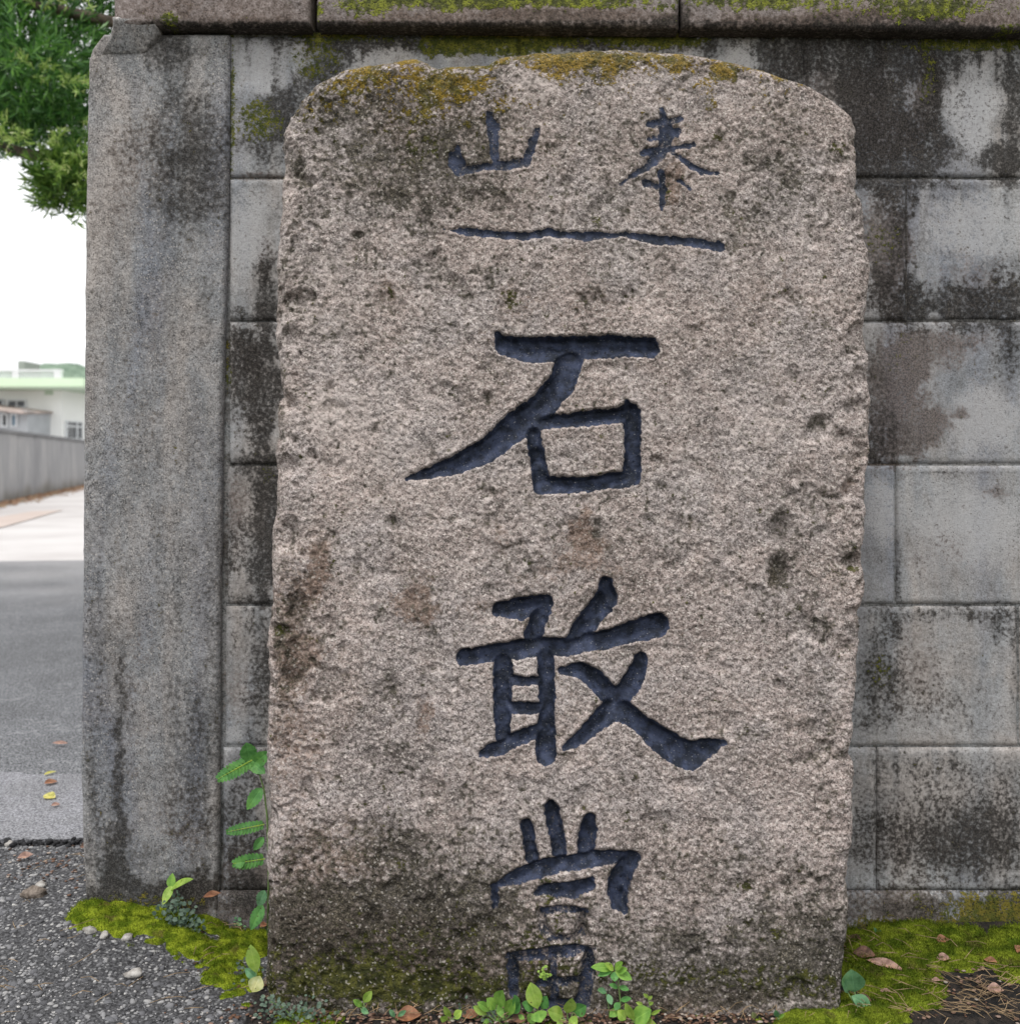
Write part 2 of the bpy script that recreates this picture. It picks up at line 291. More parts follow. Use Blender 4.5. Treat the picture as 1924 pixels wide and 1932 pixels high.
STONE = [
 (0,1020,112,330,22,.30),(0,700,145,120,40,.16),(0,840,200,120,90,.14),(0,1300,128,160,40,.30),(2,700,170,160,50,.2),(2,860,150,80,40,.25),
 # moss and lichen along the top
 (0,700,135,45,28,.75),(0,640,170,60,34,.45),(0,600,215,35,40,.4),(0,830,150,70,45,.78),(0,810,180,34,45,.5),(0,900,118,60,12,.8),(0,770,112,40,10,.6),(0,880,160,50,26,.4),(0,950,180,60,40,.3),(0,1100,104,150,20,.85),(0,1130,125,60,40,.6),(0,1050,130,34,40,.55),(0,1270,118,30,22,.7),(0,1370,130,30,34,.85),(0,1340,180,20,34,.4),
 (0,1480,143,40,10,.7),(0,1620,250,30,20,.3),(0,1580,278,14,16,.55),(0,1353,257,16,9,.7),(0,970,570,30,22,.5),(0,1125,410,14,10,.6),(0,1190,560,24,34,.35),(0,730,545,14,14,.4),(0,1340,200,22,14,.4),(0,790,260,60,70,.3),(0,560,230,26,30,.35),
 (1,800,190,160,110,.35),(2,800,260,140,90,.22),(2,680,150,90,30,.3),(1,860,300,220,100,.22),(2,770,360,130,80,.2),(2,1100,370,220,60,.12),(3,1020,150,70,40,.55),(3,1200,170,160,60,.3),(2,1500,330,120,100,.2),(2,1420,430,80,60,.25),
 (3,620,600,110,260,.35),(3,720,820,180,110,.4),(3,940,940,200,110,.25),(3,1480,470,90,60,.3),(3,1380,830,220,120,.3),(1,970,570,60,40,.4),(1,730,545,20,30,.55),(0,1000,300,60,60,.15),(2,556,330,26,30,.4),(2,675,443,12,8,.8),(2,540,510,20,60,.3),(2,830,520,200,40,.15),
 (1,1260,300,50,130,.35),(1,1265,350,26,40,.5),(0,1255,360,14,16,.5),(1,1100,560,90,40,.25),(2,1540,800,20,24,.5),(2,920,750,16,14,.5),(2,1240,870,20,12,.45),
 # rust patches in the middle
 (1,1105,968,15,22,.9),(1,1100,1000,30,24,.8),(1,1112,1028,44,26,.7),(1,1092,1052,62,26,.55),(1,1140,1075,60,20,.3),(1,1030,1080,34,20,.35),(2,1128,1000,9,34,.6),(2,1148,1035,12,20,.5),(1,985,1100,26,18,.3),(1,800,1130,40,46,.6),(1,755,1145,22,30,.6),(1,880,1150,60,30,.35),(1,600,1060,30,50,.6),(1,590,1110,36,50,.6),(1,590,1230,36,36,.5),(1,945,1020,20,30,.45),(1,1250,1190,50,16,.35),
 (1,1460,1090,16,34,.6),(2,1470,990,24,34,.5),(2,1470,1080,26,44,.5),(1,1600,920,16,20,.6),(0,1610,1075,16,6,.8),(2,1600,1050,20,36,.3),(2,715,1160,20,24,.5),(2,1010,1130,30,20,.3),
 (1,800,1350,20,44,.7),(2,735,1310,40,40,.3),(1,1050,1310,40,50,.25),(3,850,1100,90,70,.25),(1,560,1430,60,100,.3),(1,540,1250,40,150,.35),(0,530,1190,26,12,.6),(2,520,1200,20,60,.4),(1,920,640,26,26,.25),
 (2,850,1640,160,110,.35),(2,650,1640,180,90,.3),(1,660,1600,120,70,.35),(2,1350,1640,120,60,.3),(2,1500,1400,100,60,.15),(2,790,1590,50,30,.4),(2,870,1500,60,30,.25),(2,760,1440,50,40,.25),
 # damp foot of the stone
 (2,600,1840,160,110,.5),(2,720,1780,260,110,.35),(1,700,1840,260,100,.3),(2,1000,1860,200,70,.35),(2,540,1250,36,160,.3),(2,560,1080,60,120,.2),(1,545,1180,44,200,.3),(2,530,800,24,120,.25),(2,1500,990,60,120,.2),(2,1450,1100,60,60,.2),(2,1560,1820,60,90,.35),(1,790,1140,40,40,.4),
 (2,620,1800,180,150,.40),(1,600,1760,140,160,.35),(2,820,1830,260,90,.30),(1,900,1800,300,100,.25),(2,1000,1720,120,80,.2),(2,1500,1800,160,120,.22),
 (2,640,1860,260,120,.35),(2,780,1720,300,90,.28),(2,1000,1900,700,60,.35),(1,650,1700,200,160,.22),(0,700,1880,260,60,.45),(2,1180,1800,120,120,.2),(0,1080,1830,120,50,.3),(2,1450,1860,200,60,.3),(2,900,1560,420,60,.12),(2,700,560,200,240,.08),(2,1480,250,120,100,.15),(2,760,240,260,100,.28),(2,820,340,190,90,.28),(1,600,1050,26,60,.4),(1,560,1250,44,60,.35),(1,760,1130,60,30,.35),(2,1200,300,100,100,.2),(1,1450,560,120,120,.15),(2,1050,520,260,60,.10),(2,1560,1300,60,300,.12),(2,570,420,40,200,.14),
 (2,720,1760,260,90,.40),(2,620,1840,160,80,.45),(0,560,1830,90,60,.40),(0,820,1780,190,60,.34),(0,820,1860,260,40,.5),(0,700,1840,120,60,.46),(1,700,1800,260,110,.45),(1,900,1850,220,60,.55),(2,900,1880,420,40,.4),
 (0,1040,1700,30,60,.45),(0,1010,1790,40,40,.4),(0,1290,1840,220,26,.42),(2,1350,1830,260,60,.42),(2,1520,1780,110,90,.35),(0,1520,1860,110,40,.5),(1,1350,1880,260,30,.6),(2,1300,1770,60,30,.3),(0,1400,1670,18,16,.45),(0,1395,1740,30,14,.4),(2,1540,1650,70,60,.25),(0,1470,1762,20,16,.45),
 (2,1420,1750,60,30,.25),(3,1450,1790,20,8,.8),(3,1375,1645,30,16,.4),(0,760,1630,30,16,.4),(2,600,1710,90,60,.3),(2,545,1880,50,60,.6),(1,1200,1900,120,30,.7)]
def stain_shade(px, py, lst):
    P = P3(px/300., py/300., 0.3)
    wx = (fbm(P, 6, 4, 1)-.5)*46; wy = (fbm(P, 6, 4, 5)-.5)*46
    wx += (fbm(P, 16, 3, 31)-.5)*34; wy += (fbm(P, 16, 3, 35)-.5)*34
    out = np.zeros((len(px), 4), np.float32)
    fine = (fbm(P, 30, 3, 9)-.5)
    for ch, cx, cy, rx, ry, s in lst:
        k = min(1, min(rx, ry)/40.)
        r = np.sqrt(((px+wx*k-cx)/rx)**2+((py+wy*k-cy)/ry)**2)
        out[:, ch] = np.maximum(out[:, ch], 0) + s*ss(1.35, 0.35, r+fine*0.6)*(1-out[:, ch]*0.6)
    if lst is not STONE: out[:, 2] += 0.12+0.22*(fbm(P, 5, 3, 12)-.5); out[:, 1] += 0.10+0.3*(fbm(P, 4, 3, 14)-.5)
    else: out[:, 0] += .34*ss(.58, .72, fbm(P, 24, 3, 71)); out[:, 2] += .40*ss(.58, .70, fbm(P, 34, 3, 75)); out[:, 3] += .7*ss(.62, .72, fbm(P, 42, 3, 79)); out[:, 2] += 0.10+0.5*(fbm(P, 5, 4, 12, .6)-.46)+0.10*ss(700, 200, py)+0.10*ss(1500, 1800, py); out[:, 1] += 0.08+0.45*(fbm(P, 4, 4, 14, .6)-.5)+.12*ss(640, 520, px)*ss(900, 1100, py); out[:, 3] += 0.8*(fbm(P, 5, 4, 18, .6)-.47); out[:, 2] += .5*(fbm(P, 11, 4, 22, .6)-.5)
    return np.clip(out, 0, 0.98)

# ------------------------------------------------------------------ ground heights
def G(x, y):                            # near ground: rises a little towards the pillar and away from the stone's foot
    x = np.asarray(x, float); y = np.asarray(y, float)
    left = ss(-0.33, -0.60, x)
    return 0.030*left*ss(1.15, 1.5, y) + 0.012*ss(1.3, 1.7, y)*left + 0.010*ss(0.42, 0.7, x)*ss(1.25, 1.5, y)
ROAD_Z = 0.045
def gd(py, z=ROAD_Z): return F*(CH-z)/(py-HY)
def gp(px, py):                         # the point of the near ground seen at (px, py)
    z = 0.0
    for _ in range(6):
        d = F*(CH-z)/(py-HY); z = float(G((px-CX)/F*d, d))
    return Vector(((px-CX)/F*d, d, z))

# ------------------------------------------------------------------ setting: sheets of ground
tg = NT('grassy_soil'); 
mat_soil = tg.out(tg.mix(tg.noise(0.6, 6), (0.05,0.07,0.02), (0.14,0.12,0.07)), tg.noise(8, 4), 0.5, 0.03)
n = 60; a = np.linspace(0, 2*np.pi, n, endpoint=False)
V = [(0, 0, -0.045)]+[(900*math.cos(t), 900*math.sin(t), -0.045) for t in a]
me = np_mesh('ground', V, T=[(0, i+1, (i+1) % n+1) for i in range(n)])
tag(link('ground', me, mat_soil), kind='structure')

def sheet(name, pts, z, mat, th=0.0):   # flat polygon, given as (x, y), with optional thickness
    m = MB(); n = len(pts); vs = [(x, y, z) for x, y in pts]; fs = [tuple(range(n))]
    if th:
        vs += [(x, y, z-th) for x, y in pts]; fs += [tuple((i, i+n, (i+1) % n+n, (i+1) % n)[::1]) for i in range(n)]
    m.add(vs, fs); return tag(m.build(name, mat), kind='structure')
t = NT('far_concrete_paving', 0.85); k = t.noise(0.8, 5, 0.6)
far_conc = t.out(t.mix(t.step(k, 0.35, 0.65), (0.44,0.415,0.405), (0.53,0.51,0.50)), t.noise(40, 3), 0.2, 0.004)
t = NT('dark_asphalt', 0.85, 0.3); f1 = t.noise(220, 2); k = t.noise(3, 4, 0.6)
col = t.mix(t.step(f1, 0.3, 0.72), (0.018,0.019,0.021), (0.205,0.208,0.220)); col = t.mix(t.math('MULTIPLY', t.step(t.noise(55, 3, .7), .52, .66), .5), col, (.24,.243,.25)); col = t.mix(t.step(t.noise(90, 2), .60, .70), col, (.03,.03,.033)); col = t.mix(t.step(k, 0.35, 0.7), col, t.mix(1.0, col, (1.35,1.35,1.35), 'MULTIPLY'))
yy = t.n('ShaderNodeSeparateXYZ'); t.L(t.co, yy.inputs[0]); dust = t.step(t.math('ADD', yy.outputs[1], t.math('MULTIPLY', t.math('SUBTRACT', t.noise(1.3, 4), .5), 5.0)), 4.0, 7.4); col = t.mix(t.math('MULTIPLY', dust, .55), col, (.36,.35,.35))
asph = t.out(col, f1, 0.8, 0.005)
t = NT('worn_concrete_strip', 0.9, 0.2); f1 = t.noise(300, 2); k = t.noise(9, 5, 0.65)
col = t.mix(t.step(f1, 0.25, 0.75), (0.065,0.065,0.072), (0.315,0.315,0.33)); col = t.mix(t.step(k, 0.4, 0.65), col, t.mix(1.0, col, (1.2,1.2,1.22), 'MULTIPLY'))
strip = t.out(col, f1, 0.5, 0.003)
XL, XR = -30, 12
y1, y2, y3, y4 = gd(1588), gd(1466), gd(1062), gd(905)
# ragged front lip of the paving
xs = np.linspace(-3.2, -0.45, 240); lip = y1+0.020*(fbm(P3(xs, 0, 0), 30, 4, 2)-.5)*2
back = y2+0.05*(fbm(P3(xs, 4, 0), 5, 5, 9, .65)-.5)*2
sheet('concrete_apron', [(x, y) for x, y in zip(xs, lip)]+[(x, y) for x, y in zip(xs[::-1], back[::-1])], ROAD_Z+0.004, strip, 0.05)
sheet('asphalt_road', [(-3.2, y1+0.05), (-0.45, y1+0.05), (-0.45, 2.6), (-1.6, 4.2), (-2.2, y3+.2), (-7.5, y3-0.4), (-7.5, y1+0.05)], ROAD_Z, asph)
sheet('road', [(-XR*0-2.2+1.4, 4.6), (-2.0, 7), (-2.0, 60), (-30, 60), (-30, 4.6)], ROAD_Z-0.006, far_conc)
# a paler resurfaced strip and a pinkish seam on the far road
t = NT('pinkish_concrete'); mp = t.out(t.mix(t.noise(3, 4), (0.42,0.34,0.30), (0.52,0.45,0.41)))
def far_strip(name, p, mat, z):
    sheet(name, [((x-CX)/F*gd(y), gd(y)) for x, y in p], z, mat)
far_strip('pink_road_patch', [(-60, 985), (-60, 1012), (40, 985), (120, 962), (60, 965)], mp, ROAD_Z+0.002)
t = NT('leaf_strewn_verge'); vm = t.out(t.mix(t.step(t.noise(4, 5), 0.4, 0.6), (0.30,0.19,0.11), (0.30,0.25,0.20)), t.noise(20,3), 0.5, 0.02)
verge_mat = vm

# near exposed-aggregate asphalt with its heightfield
t = NT('aggregate_asphalt', 0.88, 0.25); f1 = t.noise(260, 3, 0.6)
vc = t.vor(190, 'Color'); sp = t.n('ShaderNodeSeparateColor'); t.L(vc, sp.inputs[0]); vd = t.vor(190)
col = t.mix(t.step(f1, 0.35, 0.7), (0.028,0.028,0.030), (0.12,0.12,0.125))
gr = t.math('MULTIPLY', t.step(sp.outputs[0], 0.45, 0.6), t.step(vd, 0.55, 0.35))
col = t.mix(gr, col, t.ramp(sp.outputs[1], [(0, (0.13,0.13,0.135)), (0.6, (0.25,0.25,0.255)), (1, (0.42,0.41,0.40))]))
wet = t.step(t.attr('soil'), 0.35, 0.6); f2 = t.noise(70, 5, 0.7)
col = t.mix(wet, col, t.mix(t.step(f2, 0.4, 0.62), (0.011,0.011,0.011), (0.040,0.032,0.027)))
near = t.out(col, t.math('ADD', f1, t.math('MULTIPLY', gr, 0.6)), 0.9, 0.003)
gx = np.arange(-2.6, 2.2, 0.008); gy = np.arange(-1.2, 1.76, 0.008)
GX, GY = np.meshgrid(gx, gy); X = GX.ravel(); Y = GY.ravel()
Z = G(X, Y)+0.006*(fbm(P3(X, Y), 25, 3, 4)-.5)+0.004*(fbm(P3(X, Y), 90, 2, 8)-.5)
pxs = CX+X/Y.clip(0.2)*F
soil = ss(-0.36, -0.28, X+0.08*(fbm(P3(X, Y), 14, 3, 2)-.5)-0.35*(Y.clip(1.0, 2)-1.25)*0)*1.0
near_edge = ss(1.735, 1.70, Y)
Z = Z-0.03*(1-near_edge)
me = np_mesh('aggregate_asphalt', np.stack([X, Y, Z], -1), Q=grid_quads(len(gx), len(gy))[:, ::-1], attrs={'soil': soil})
near_ground = tag(link('pavement', me, near), kind='structure')

# pebbles set in the asphalt: the 300 largest in view one by one, the rest as one part
def ico():
    p = (1+5**.5)/2
    v = np.array([(-1,p,0),(1,p,0),(-1,-p,0),(1,-p,0),(0,-1,p),(0,1,p),(0,-1,-p),(0,1,-p),(p,0,-1),(p,0,1),(-p,0,-1),(-p,0,1)], float)
    v /= np.linalg.norm(v[0])
    f = np.array([(0,11,5),(0,5,1),(0,1,7),(0,7,10),(0,10,11),(1,5,9),(5,11,4),(11,10,2),(10,7,6),(7,1,8),(3,9,4),(3,4,2),(3,2,6),(3,6,8),(3,8,9),(4,9,5),(2,4,11),(6,2,10),(8,6,7),(9,8,1)])
    return v, f
IV, IF = ico()
def ico2():
    v = [tuple(x) for x in IV]; c = {}; f = []
    def mid(a, b):
        k = (min(a, b), max(a, b))
        if k not in c:
            m = np.array(v[a])+np.array(v[b]); v.append(tuple(m/np.linalg.norm(m))); c[k] = len(v)-1
        return c[k]
    for a, b, d in IF:
        x, y, z = mid(a, b), mid(b, d), mid(d, a); f += [(a,x,z),(b,y,x),(d,z,y),(x,y,z)]
    return np.array(v), np.array(f)
IV2, IF2 = ico2()
t = NT('pale_pebble', 0.75, 0.35); ri = t.n('ShaderNodeObjectInfo').outputs['Random']
cm = t.ramp(t.math('ADD', t.attr('tone'), t.math('MULTIPLY', ri, 0.0)), [(0, (0.07,0.07,0.075)), (0.45, (0.155,0.155,0.165)), (0.8, (0.30,0.297,0.30)), (1, (0.60,0.585,0.56))])
peb = t.out(t.mix(1.0, cm, t.mix(t.step(t.noise(500, 2), 0.35, 0.7), (0.72,0.72,0.72), (1.1,1.1,1.1)), 'MULTIPLY'), t.noise(600, 2), 0.4, 0.001)
def pebble_field(npeb, xr, yr, keep, smin, smax, rng):
    x = rng.uniform(*xr, npeb); y = rng.uniform(*yr, npeb); k = keep(x, y); x, y = x[k], y[k]
    r = smin+(smax-smin)*rng.random(len(x))**5.0
    return x, y, r
MOSSL = [(133,1722),(150,1708),(215,1702),(300,1700),(400,1700),(500,1700),(500,1932),(470,1960),(440,1905),(405,1872),(380,1835),(350,1812),(290,1790),(240,1778),(190,1770),(160,1756),(138,1740)]
def inpoly(px, py, poly):
    r = np.zeros(np.shape(px), bool); n = len(poly)
    for i in range(n):
        x1_, y1_ = poly[i]; x2_, y2_ = poly[(i+1) % n]
        c = ((y1_ > py) != (y2_ > py)) & (px < (x2_-x1_)*(py-y1_)/(y2_-y1_+1e-9)+x1_); r ^= c
    return r
def topx(X, Y, Z): return CX+X/Y*F, HY+(CH-Z)/Y*F
def keep_peb(x, y):
    px, py = topx(x, y, G(x, y)); return ~inpoly(px, py, MOSSL) & ~((y > 1.48) & (x > -0.61)) & (x < -0.30+0.05*np.sin(y*30))
x, y, r = pebble_field(15000, (-1.15, -0.26), (1.02, 1.71), keep_peb, 0.0014, 0.0056, RNG)
order = np.argsort(-r); x, y, r = x[order], y[order], r[order]
z = G(x, y)
px, py = topx(x, y, z); vis = (px > 0) & (px < 500) & (py < 1932) & (py > 1595)
big = np.where(vis)[0][:290]; rest = np.setdiff1d(np.arange(len(x)), big)
def stone_verts(BV, rng):
    s = np.array([1, rng.uniform(.65, 1), rng.uniform(.45, .75)]); v = BV*s
    v = v*(1+0.55*(fbm(BV+rng.random()*50, 1.4, 2)-.5)[:, None]*2)
    return v
protos = []
for k in range(8):
    v = stone_verts(IV2, RNG); ton = np.full(len(v), [0.1,0.3,0.45,0.55,0.62,0.75,0.85,0.4][k])
    me = np_mesh('pebble', v, T=IF2, attrs={'tone': ton}); me.materials.append(peb); protos.append(me)
for i in big:
    o = link('pebble', random.choice(protos), None, near_ground, (x[i], y[i], z[i]-r[i]*0.12)); o.scale = (r[i],)*3
    o.rotation_euler = (random.uniform(-.3, .3), random.uniform(-.3, .3), random.uniform(0, 6.28))
def join_stones(idx, xx, yy, zz, rr, BV, BF, tone):
    n = len(idx); vars_ = [stone_verts(BV, RNG) for _ in range(12)]
    which = RNG.integers(0, 12, n); ang = RNG.uniform(0, 6.28, n); c, s = np.cos(ang), np.sin(ang)
    B = np.stack(vars_)[which]
    vx = (B[:, :, 0]*c[:, None]-B[:, :, 1]*s[:, None])*rr[idx][:, None]+xx[idx][:, None]
    vy = (B[:, :, 0]*s[:, None]+B[:, :, 1]*c[:, None])*rr[idx][:, None]+yy[idx][:, None]
    vz = B[:, :, 2]*rr[idx][:, None]+zz[idx][:, None]
    V = np.stack([vx, vy, vz], -1).reshape(-1, 3)
    T = (BF[None]+(np.arange(n)*len(BV))[:, None, None]).reshape(-1, 3)
    return V, T, np.repeat(tone, len(BV))
V, T, tn = join_stones(rest, x, y, z-r*0.18, r, IV, IF, RNG.random(len(rest))**1.3)
o = link('small_pebbles', np_mesh('small_pebbles', V, T=T, attrs={'tone': tn}), peb, near_ground); tag(o, kind='stuff')

n_ = 1700; xc = RNG.uniform(-1.6, -0.5, n_); yc_ = np.interp(xc, xs, lip)+RNG.normal(-.004, .006, n_)
V, T, tn = join_stones(np.arange(n_), xc, yc_, ROAD_Z-.014+RNG.random(n_)*.017, RNG.uniform(.002, .0075, n_), IV, IF, RNG.random(n_)**4*.8)
tag(link('crumbled_edge', np_mesh('crumbled_edge', V, T=T, attrs={'tone': tn}), flat('dark_crumbs', (.022,.022,.024), .9, var=.7, sc=300), bpy.data.objects['concrete_apron']), kind='stuff')

# ------------------------------------------------------------------ block wall
def face_mesh(name, L, Rr, T, B, d, depth, stl, step=5.0, rnd=0.004, rough=0.0012, seed=0, base=(0,0,0), tilt=0.0, chip=0.003):
    """a slab whose front shows L(y)..R(y) by T..B at distance d, rounded edges, real depth; L, R numbers or functions of py, T, B numbers or functions of px"""
    fL = L if callable(L) else (lambda y: L+0*y); fR = Rr if callable(Rr) else (lambda y: Rr+0*y)
    fT = T if callable(T) else (lambda x: T+0*x); fB = B if callable(B) else (lambda x: B+0*x)
    tm, bm = float(fT(np.array(0.))), float(fB(np.array(0.)))
    nx = max(4, int(abs(float(fR(np.array(bm)))-float(fL(np.array(bm))))/step)); ny = max(4, int(abs(bm-tm)/step))
    def ax(n):
        t = np.linspace(0, 1, n); e = np.array([0.0]); return t
    U, W = np.meshgrid(ax(nx), ax(ny)); u = U.ravel(); v = W.ravel()
    py = tm+(bm-tm)*v; px = fL(py)+(fR(py)-fL(py))*u
    py = fT(px)+(fB(px)-fT(px))*v
    X = (px-CX)/F*d; Z = CH-(py-HY)/F*d
    P = P3(X, Z, seed*0.37)
    m = F/d                               # px per metre
    ed = np.minimum(np.minimum(u*(fR(py)-fL(py)), (1-u)*(fR(py)-fL(py))), np.minimum(v, 1-v)*(bm-tm))/m
    ed = ed+chip*(fbm(P, 60, 3, seed)-.62)
    q = np.clip(1-ed/rnd, 0, 1); off = rnd*(1-np.sqrt(1-np.minimum(q, .999)**2))
    off += rough*2*(fbm(P, 22, 4, seed+2)-.5)
    Y = d+off+tilt*v
    V = np.stack([X, Y, Z], -1); Q = grid_quads(nx, ny)
    st = stain_shade(px, py, stl)
    idx = np.arange(nx*ny).reshape(ny, nx)
    loop = np.concatenate([idx[0, :], idx[1:, -1], idx[-1, -2::-1], idx[-2:0:-1, 0]])
    back = V[loop].copy(); back[:, 1] = d+depth
    n0 = len(V); m_ = len(loop); V = np.concatenate([V, back]); st = np.concatenate([st, st[loop]])
    k = np.arange(m_); Q2 = np.stack([loop, loop[(k+1) % m_], n0+(k+1) % m_, n0+k], -1)
    c = len(V); V = np.concatenate([V, back.mean(0)[None]]); st = np.concatenate([st, st[:1]])
    T3 = np.stack([n0+k, n0+(k+1) % m_, np.full(m_, c)], -1)
    me = np_mesh(name, V-np.array(base), Q=np.concatenate([Q, Q2]), T=T3, attrs={'st': st, 'paint': np.zeros(len(V))})
    return me
D = 1.5
wall = thing('block_wall', (0.4, D, 0), 'tall stained grey concrete block wall standing behind the carved stone', 'wall')
wb = tuple(wall.location)
courses = [(66, 335), (335, 605), (605, 876), (876, 1141), (1141, 1409), (1409, 1682)]
joints = [[432, 979, 1515, 2051, 2587, 2960], [432, 638, 1174, 1710, 2246, 2782, 2960], [432, 900, 1434, 1970, 2506, 2960],
          [428, 618, 1154, 1690, 2226, 2762, 2960], [424, 849, 1385, 1921, 2457, 2960], [420, 582, 1118, 1654, 2190, 2726, 2960]]
g = 3.2
sd = 0
for ci, ((ya, yb), js) in enumerate(zip(courses, joints)):
    for a_, b_ in zip(js[:-1], js[1:]):
        sd += 1
        dd = D+random.uniform(-0.0012, 0.0012)
        me = face_mesh('block', a_+g*.45, b_-g*.45, ya+g*.8, yb-g*.5, dd, 0.115, WALL, 6.0, 0.0024, 0.0012, sd, wb)
        link('block', me, M['block'], wall)
me = face_mesh('mortar', 405, 2962, 60, 1690, D+0.0030, 0.10, WALL+[(2,1800,600,500,5,.9),(2,1800,335,500,6,.8),(1,1640,874,60,8,1.0),(0,434,200,12,150,.8)]+[(2, 1710, 470, 6, 140, .5)], 8.0, 0.002, 0.0008, 90, wb)
link('mortar', me, M['mortar'], wall)
me = face_mesh('footing', 405, 2962, 1684, 2010, D-0.006, 0.14, WALL+[(2,1500,1900,1500,140,.6),(1,900,1720,900,60,.7)], 6.0, 0.008, 0.003, 91, wb)
link('footing', me, M['pillar'], wall)
# coping course: slabs set forward of the wall so that their underside shows
DC = 1.47
for a_, b_ in ((597, 1281), (1287, 1990), (1994, 2700)):
    sd += 1
    B_ = (lambda x: 46+0.0088*(np.clip(x, 600, 3000)-600))
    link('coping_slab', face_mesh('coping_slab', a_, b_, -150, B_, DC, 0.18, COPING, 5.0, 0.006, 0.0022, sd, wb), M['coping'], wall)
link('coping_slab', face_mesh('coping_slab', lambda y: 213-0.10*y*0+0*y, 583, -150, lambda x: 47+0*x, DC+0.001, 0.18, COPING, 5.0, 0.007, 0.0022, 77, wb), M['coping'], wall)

# pillar
pil = thing('concrete_pillar', (float((290-CX)/F*1.49), 1.49, 0), 'smooth grey rendered concrete pillar at the open end of the block wall', 'pillar')
pb = tuple(pil.location)
yk = [-160, 60, 90, 110, 400, 800, 1000, 1450, 1600, 1690, 1800]
lx = [205, 196, 172, 166, 160, 157, 155, 151, 155, 160, 162]
ry = [-160, 60, 400, 700, 1100, 1500, 1800]; rx = [433, 432, 430, 421, 415, 413, 412]
fL = lambda y: np.interp(y, yk, lx)+2.4*(fbm(P3(np.asarray(y)/40., 0, 0), 1, 4, 3)-.5)
fR = lambda y: np.interp(y, ry, rx)
me = face_mesh('pillar_shaft', fL, fR, 62, 1830, 1.492, 0.20, PILLAR, 4.0, 0.006, 0.0016, 55, pb)
link('pillar_shaft', me, M['pillar'], pil)
me = face_mesh('pillar_head', lambda y: np.interp(y, [0, 40, 62, 90], [214, 210, 200, 176]), lambda y: np.interp(y, [30, 60, 90], [300, 292, 262])+6*(fbm(P3(np.asarray(y)/12., 3, 0), 1, 3, 3)-.5), 30, 92, 1.4690, 0.1, PILLAR, 4.0, 0.004, 0.002, 56, pb, tilt=0.0235)
link('mortar_fillet', me, M['pillar'], pil)

# ------------------------------------------------------------------ carved stone
def ds(py):                              # distance of the stone's face: it leans back towards the wall
    return 1.262+(1905-py)/1815*0.078
LEFT = [(500,1990),(499,1900),(496,1850),(497,1780),(500,1720),(497,1650),(497,1580),(500,1500),(495,1420),(498,1350),(500,1280),(496,1225),(499,1195),(508,1140),(505,1080),(504,1020),(514,960),(518,900),(512,868),(513,842),(521,815),(517,785),(516,762),(529,748),(522,700),(515,640),(513,590),(519,540),(515,500),(519,450),(526,400),(526,340),(531,300),(525,270),(532,235),(545,205),(565,180),(600,152)]
TOP = [(600,152),(640,128),(690,117),(740,111),(775,103),(795,106),(824,121),(880,119),(924,114),(946,101),(990,94),(1060,91),(1160,87),(1250,91),(1330,99),(1390,111),(1440,124),(1480,140),(1518,153),(1555,173)]
RIGHT = [(1588,1990),(1589,1900),(1590,1850),(1597,1790),(1604,1745),(1607,1700),(1603,1650),(1607,1620),(1614,1547),(1612,1500),(1615,1460),(1607,1423),(1613,1383),(1612,1338),(1621,1290),(1619,1250),(1626,1208),(1625,1160),(1634,1125),(1637,1106),(1632,1070),(1628,1038),(1636,1000),(1637,971),(1632,930),(1637,897),(1644,850),(1645,807),(1644,740),(1643,671),(1638,630),(1634,600),(1640,565),(1645,520),(1642,472),(1634,440),(1630,385),(1614,352),(1619,320),(1620,280),(1621,243),(1610,221),(1586,195),(1555,173)]
def curve(pts, n, amp, seed):
    p = np.array(pts, float); s = np.concatenate([[0], np.cumsum(np.hypot(*np.diff(p, axis=0).T))])
    t = np.linspace(0, s[-1], n); x = np.interp(t, s, p[:, 0]); y = np.interp(t, s, p[:, 1])
    e = np.minimum(np.minimum(np.arange(n), np.arange(n)[::-1])/12., 1)
    P = P3(t/100., seed, 0)
    x = x+amp*e*((fbm(P, 3, 4, seed, .62)-.5)*2); y = y+amp*e*((fbm(P, 3, 4, seed+9, .62)-.5)*2)
    return np.stack([x, y], -1)
NX, NY = 540, 900
cL = curve(LEFT, NY, 5.5, 1); cR = curve(RIGHT, NY, 5.5, 2); cT = curve(TOP, NX, 5.5, 3); cB = curve([(500,1990),(1588,1990)], NX, 0, 4)
u = np.linspace(0, 1, NX)[None, :, None]; v = np.linspace(0, 1, NY)[:, None, None]    # v 0 = bottom
C = (1-u)*cL[:, None]+u*cR[:, None]+(1-v)*cB[None]+v*cT[None] - ((1-u)*(1-v)*cB[0]+u*(1-v)*cB[-1]+(1-u)*v*cT[0]+u*v*cT[-1])
PX = C[..., 0].ravel(); PY = C[..., 1].ravel()
idx = np.arange(NX*NY).reshape(NY, NX)
loop = np.concatenate([idx[:, 0], idx[-1, 1:], idx[-2::-1, -1], idx[0, -2:0:-1]])        # left side up, over the top, right side down, foot
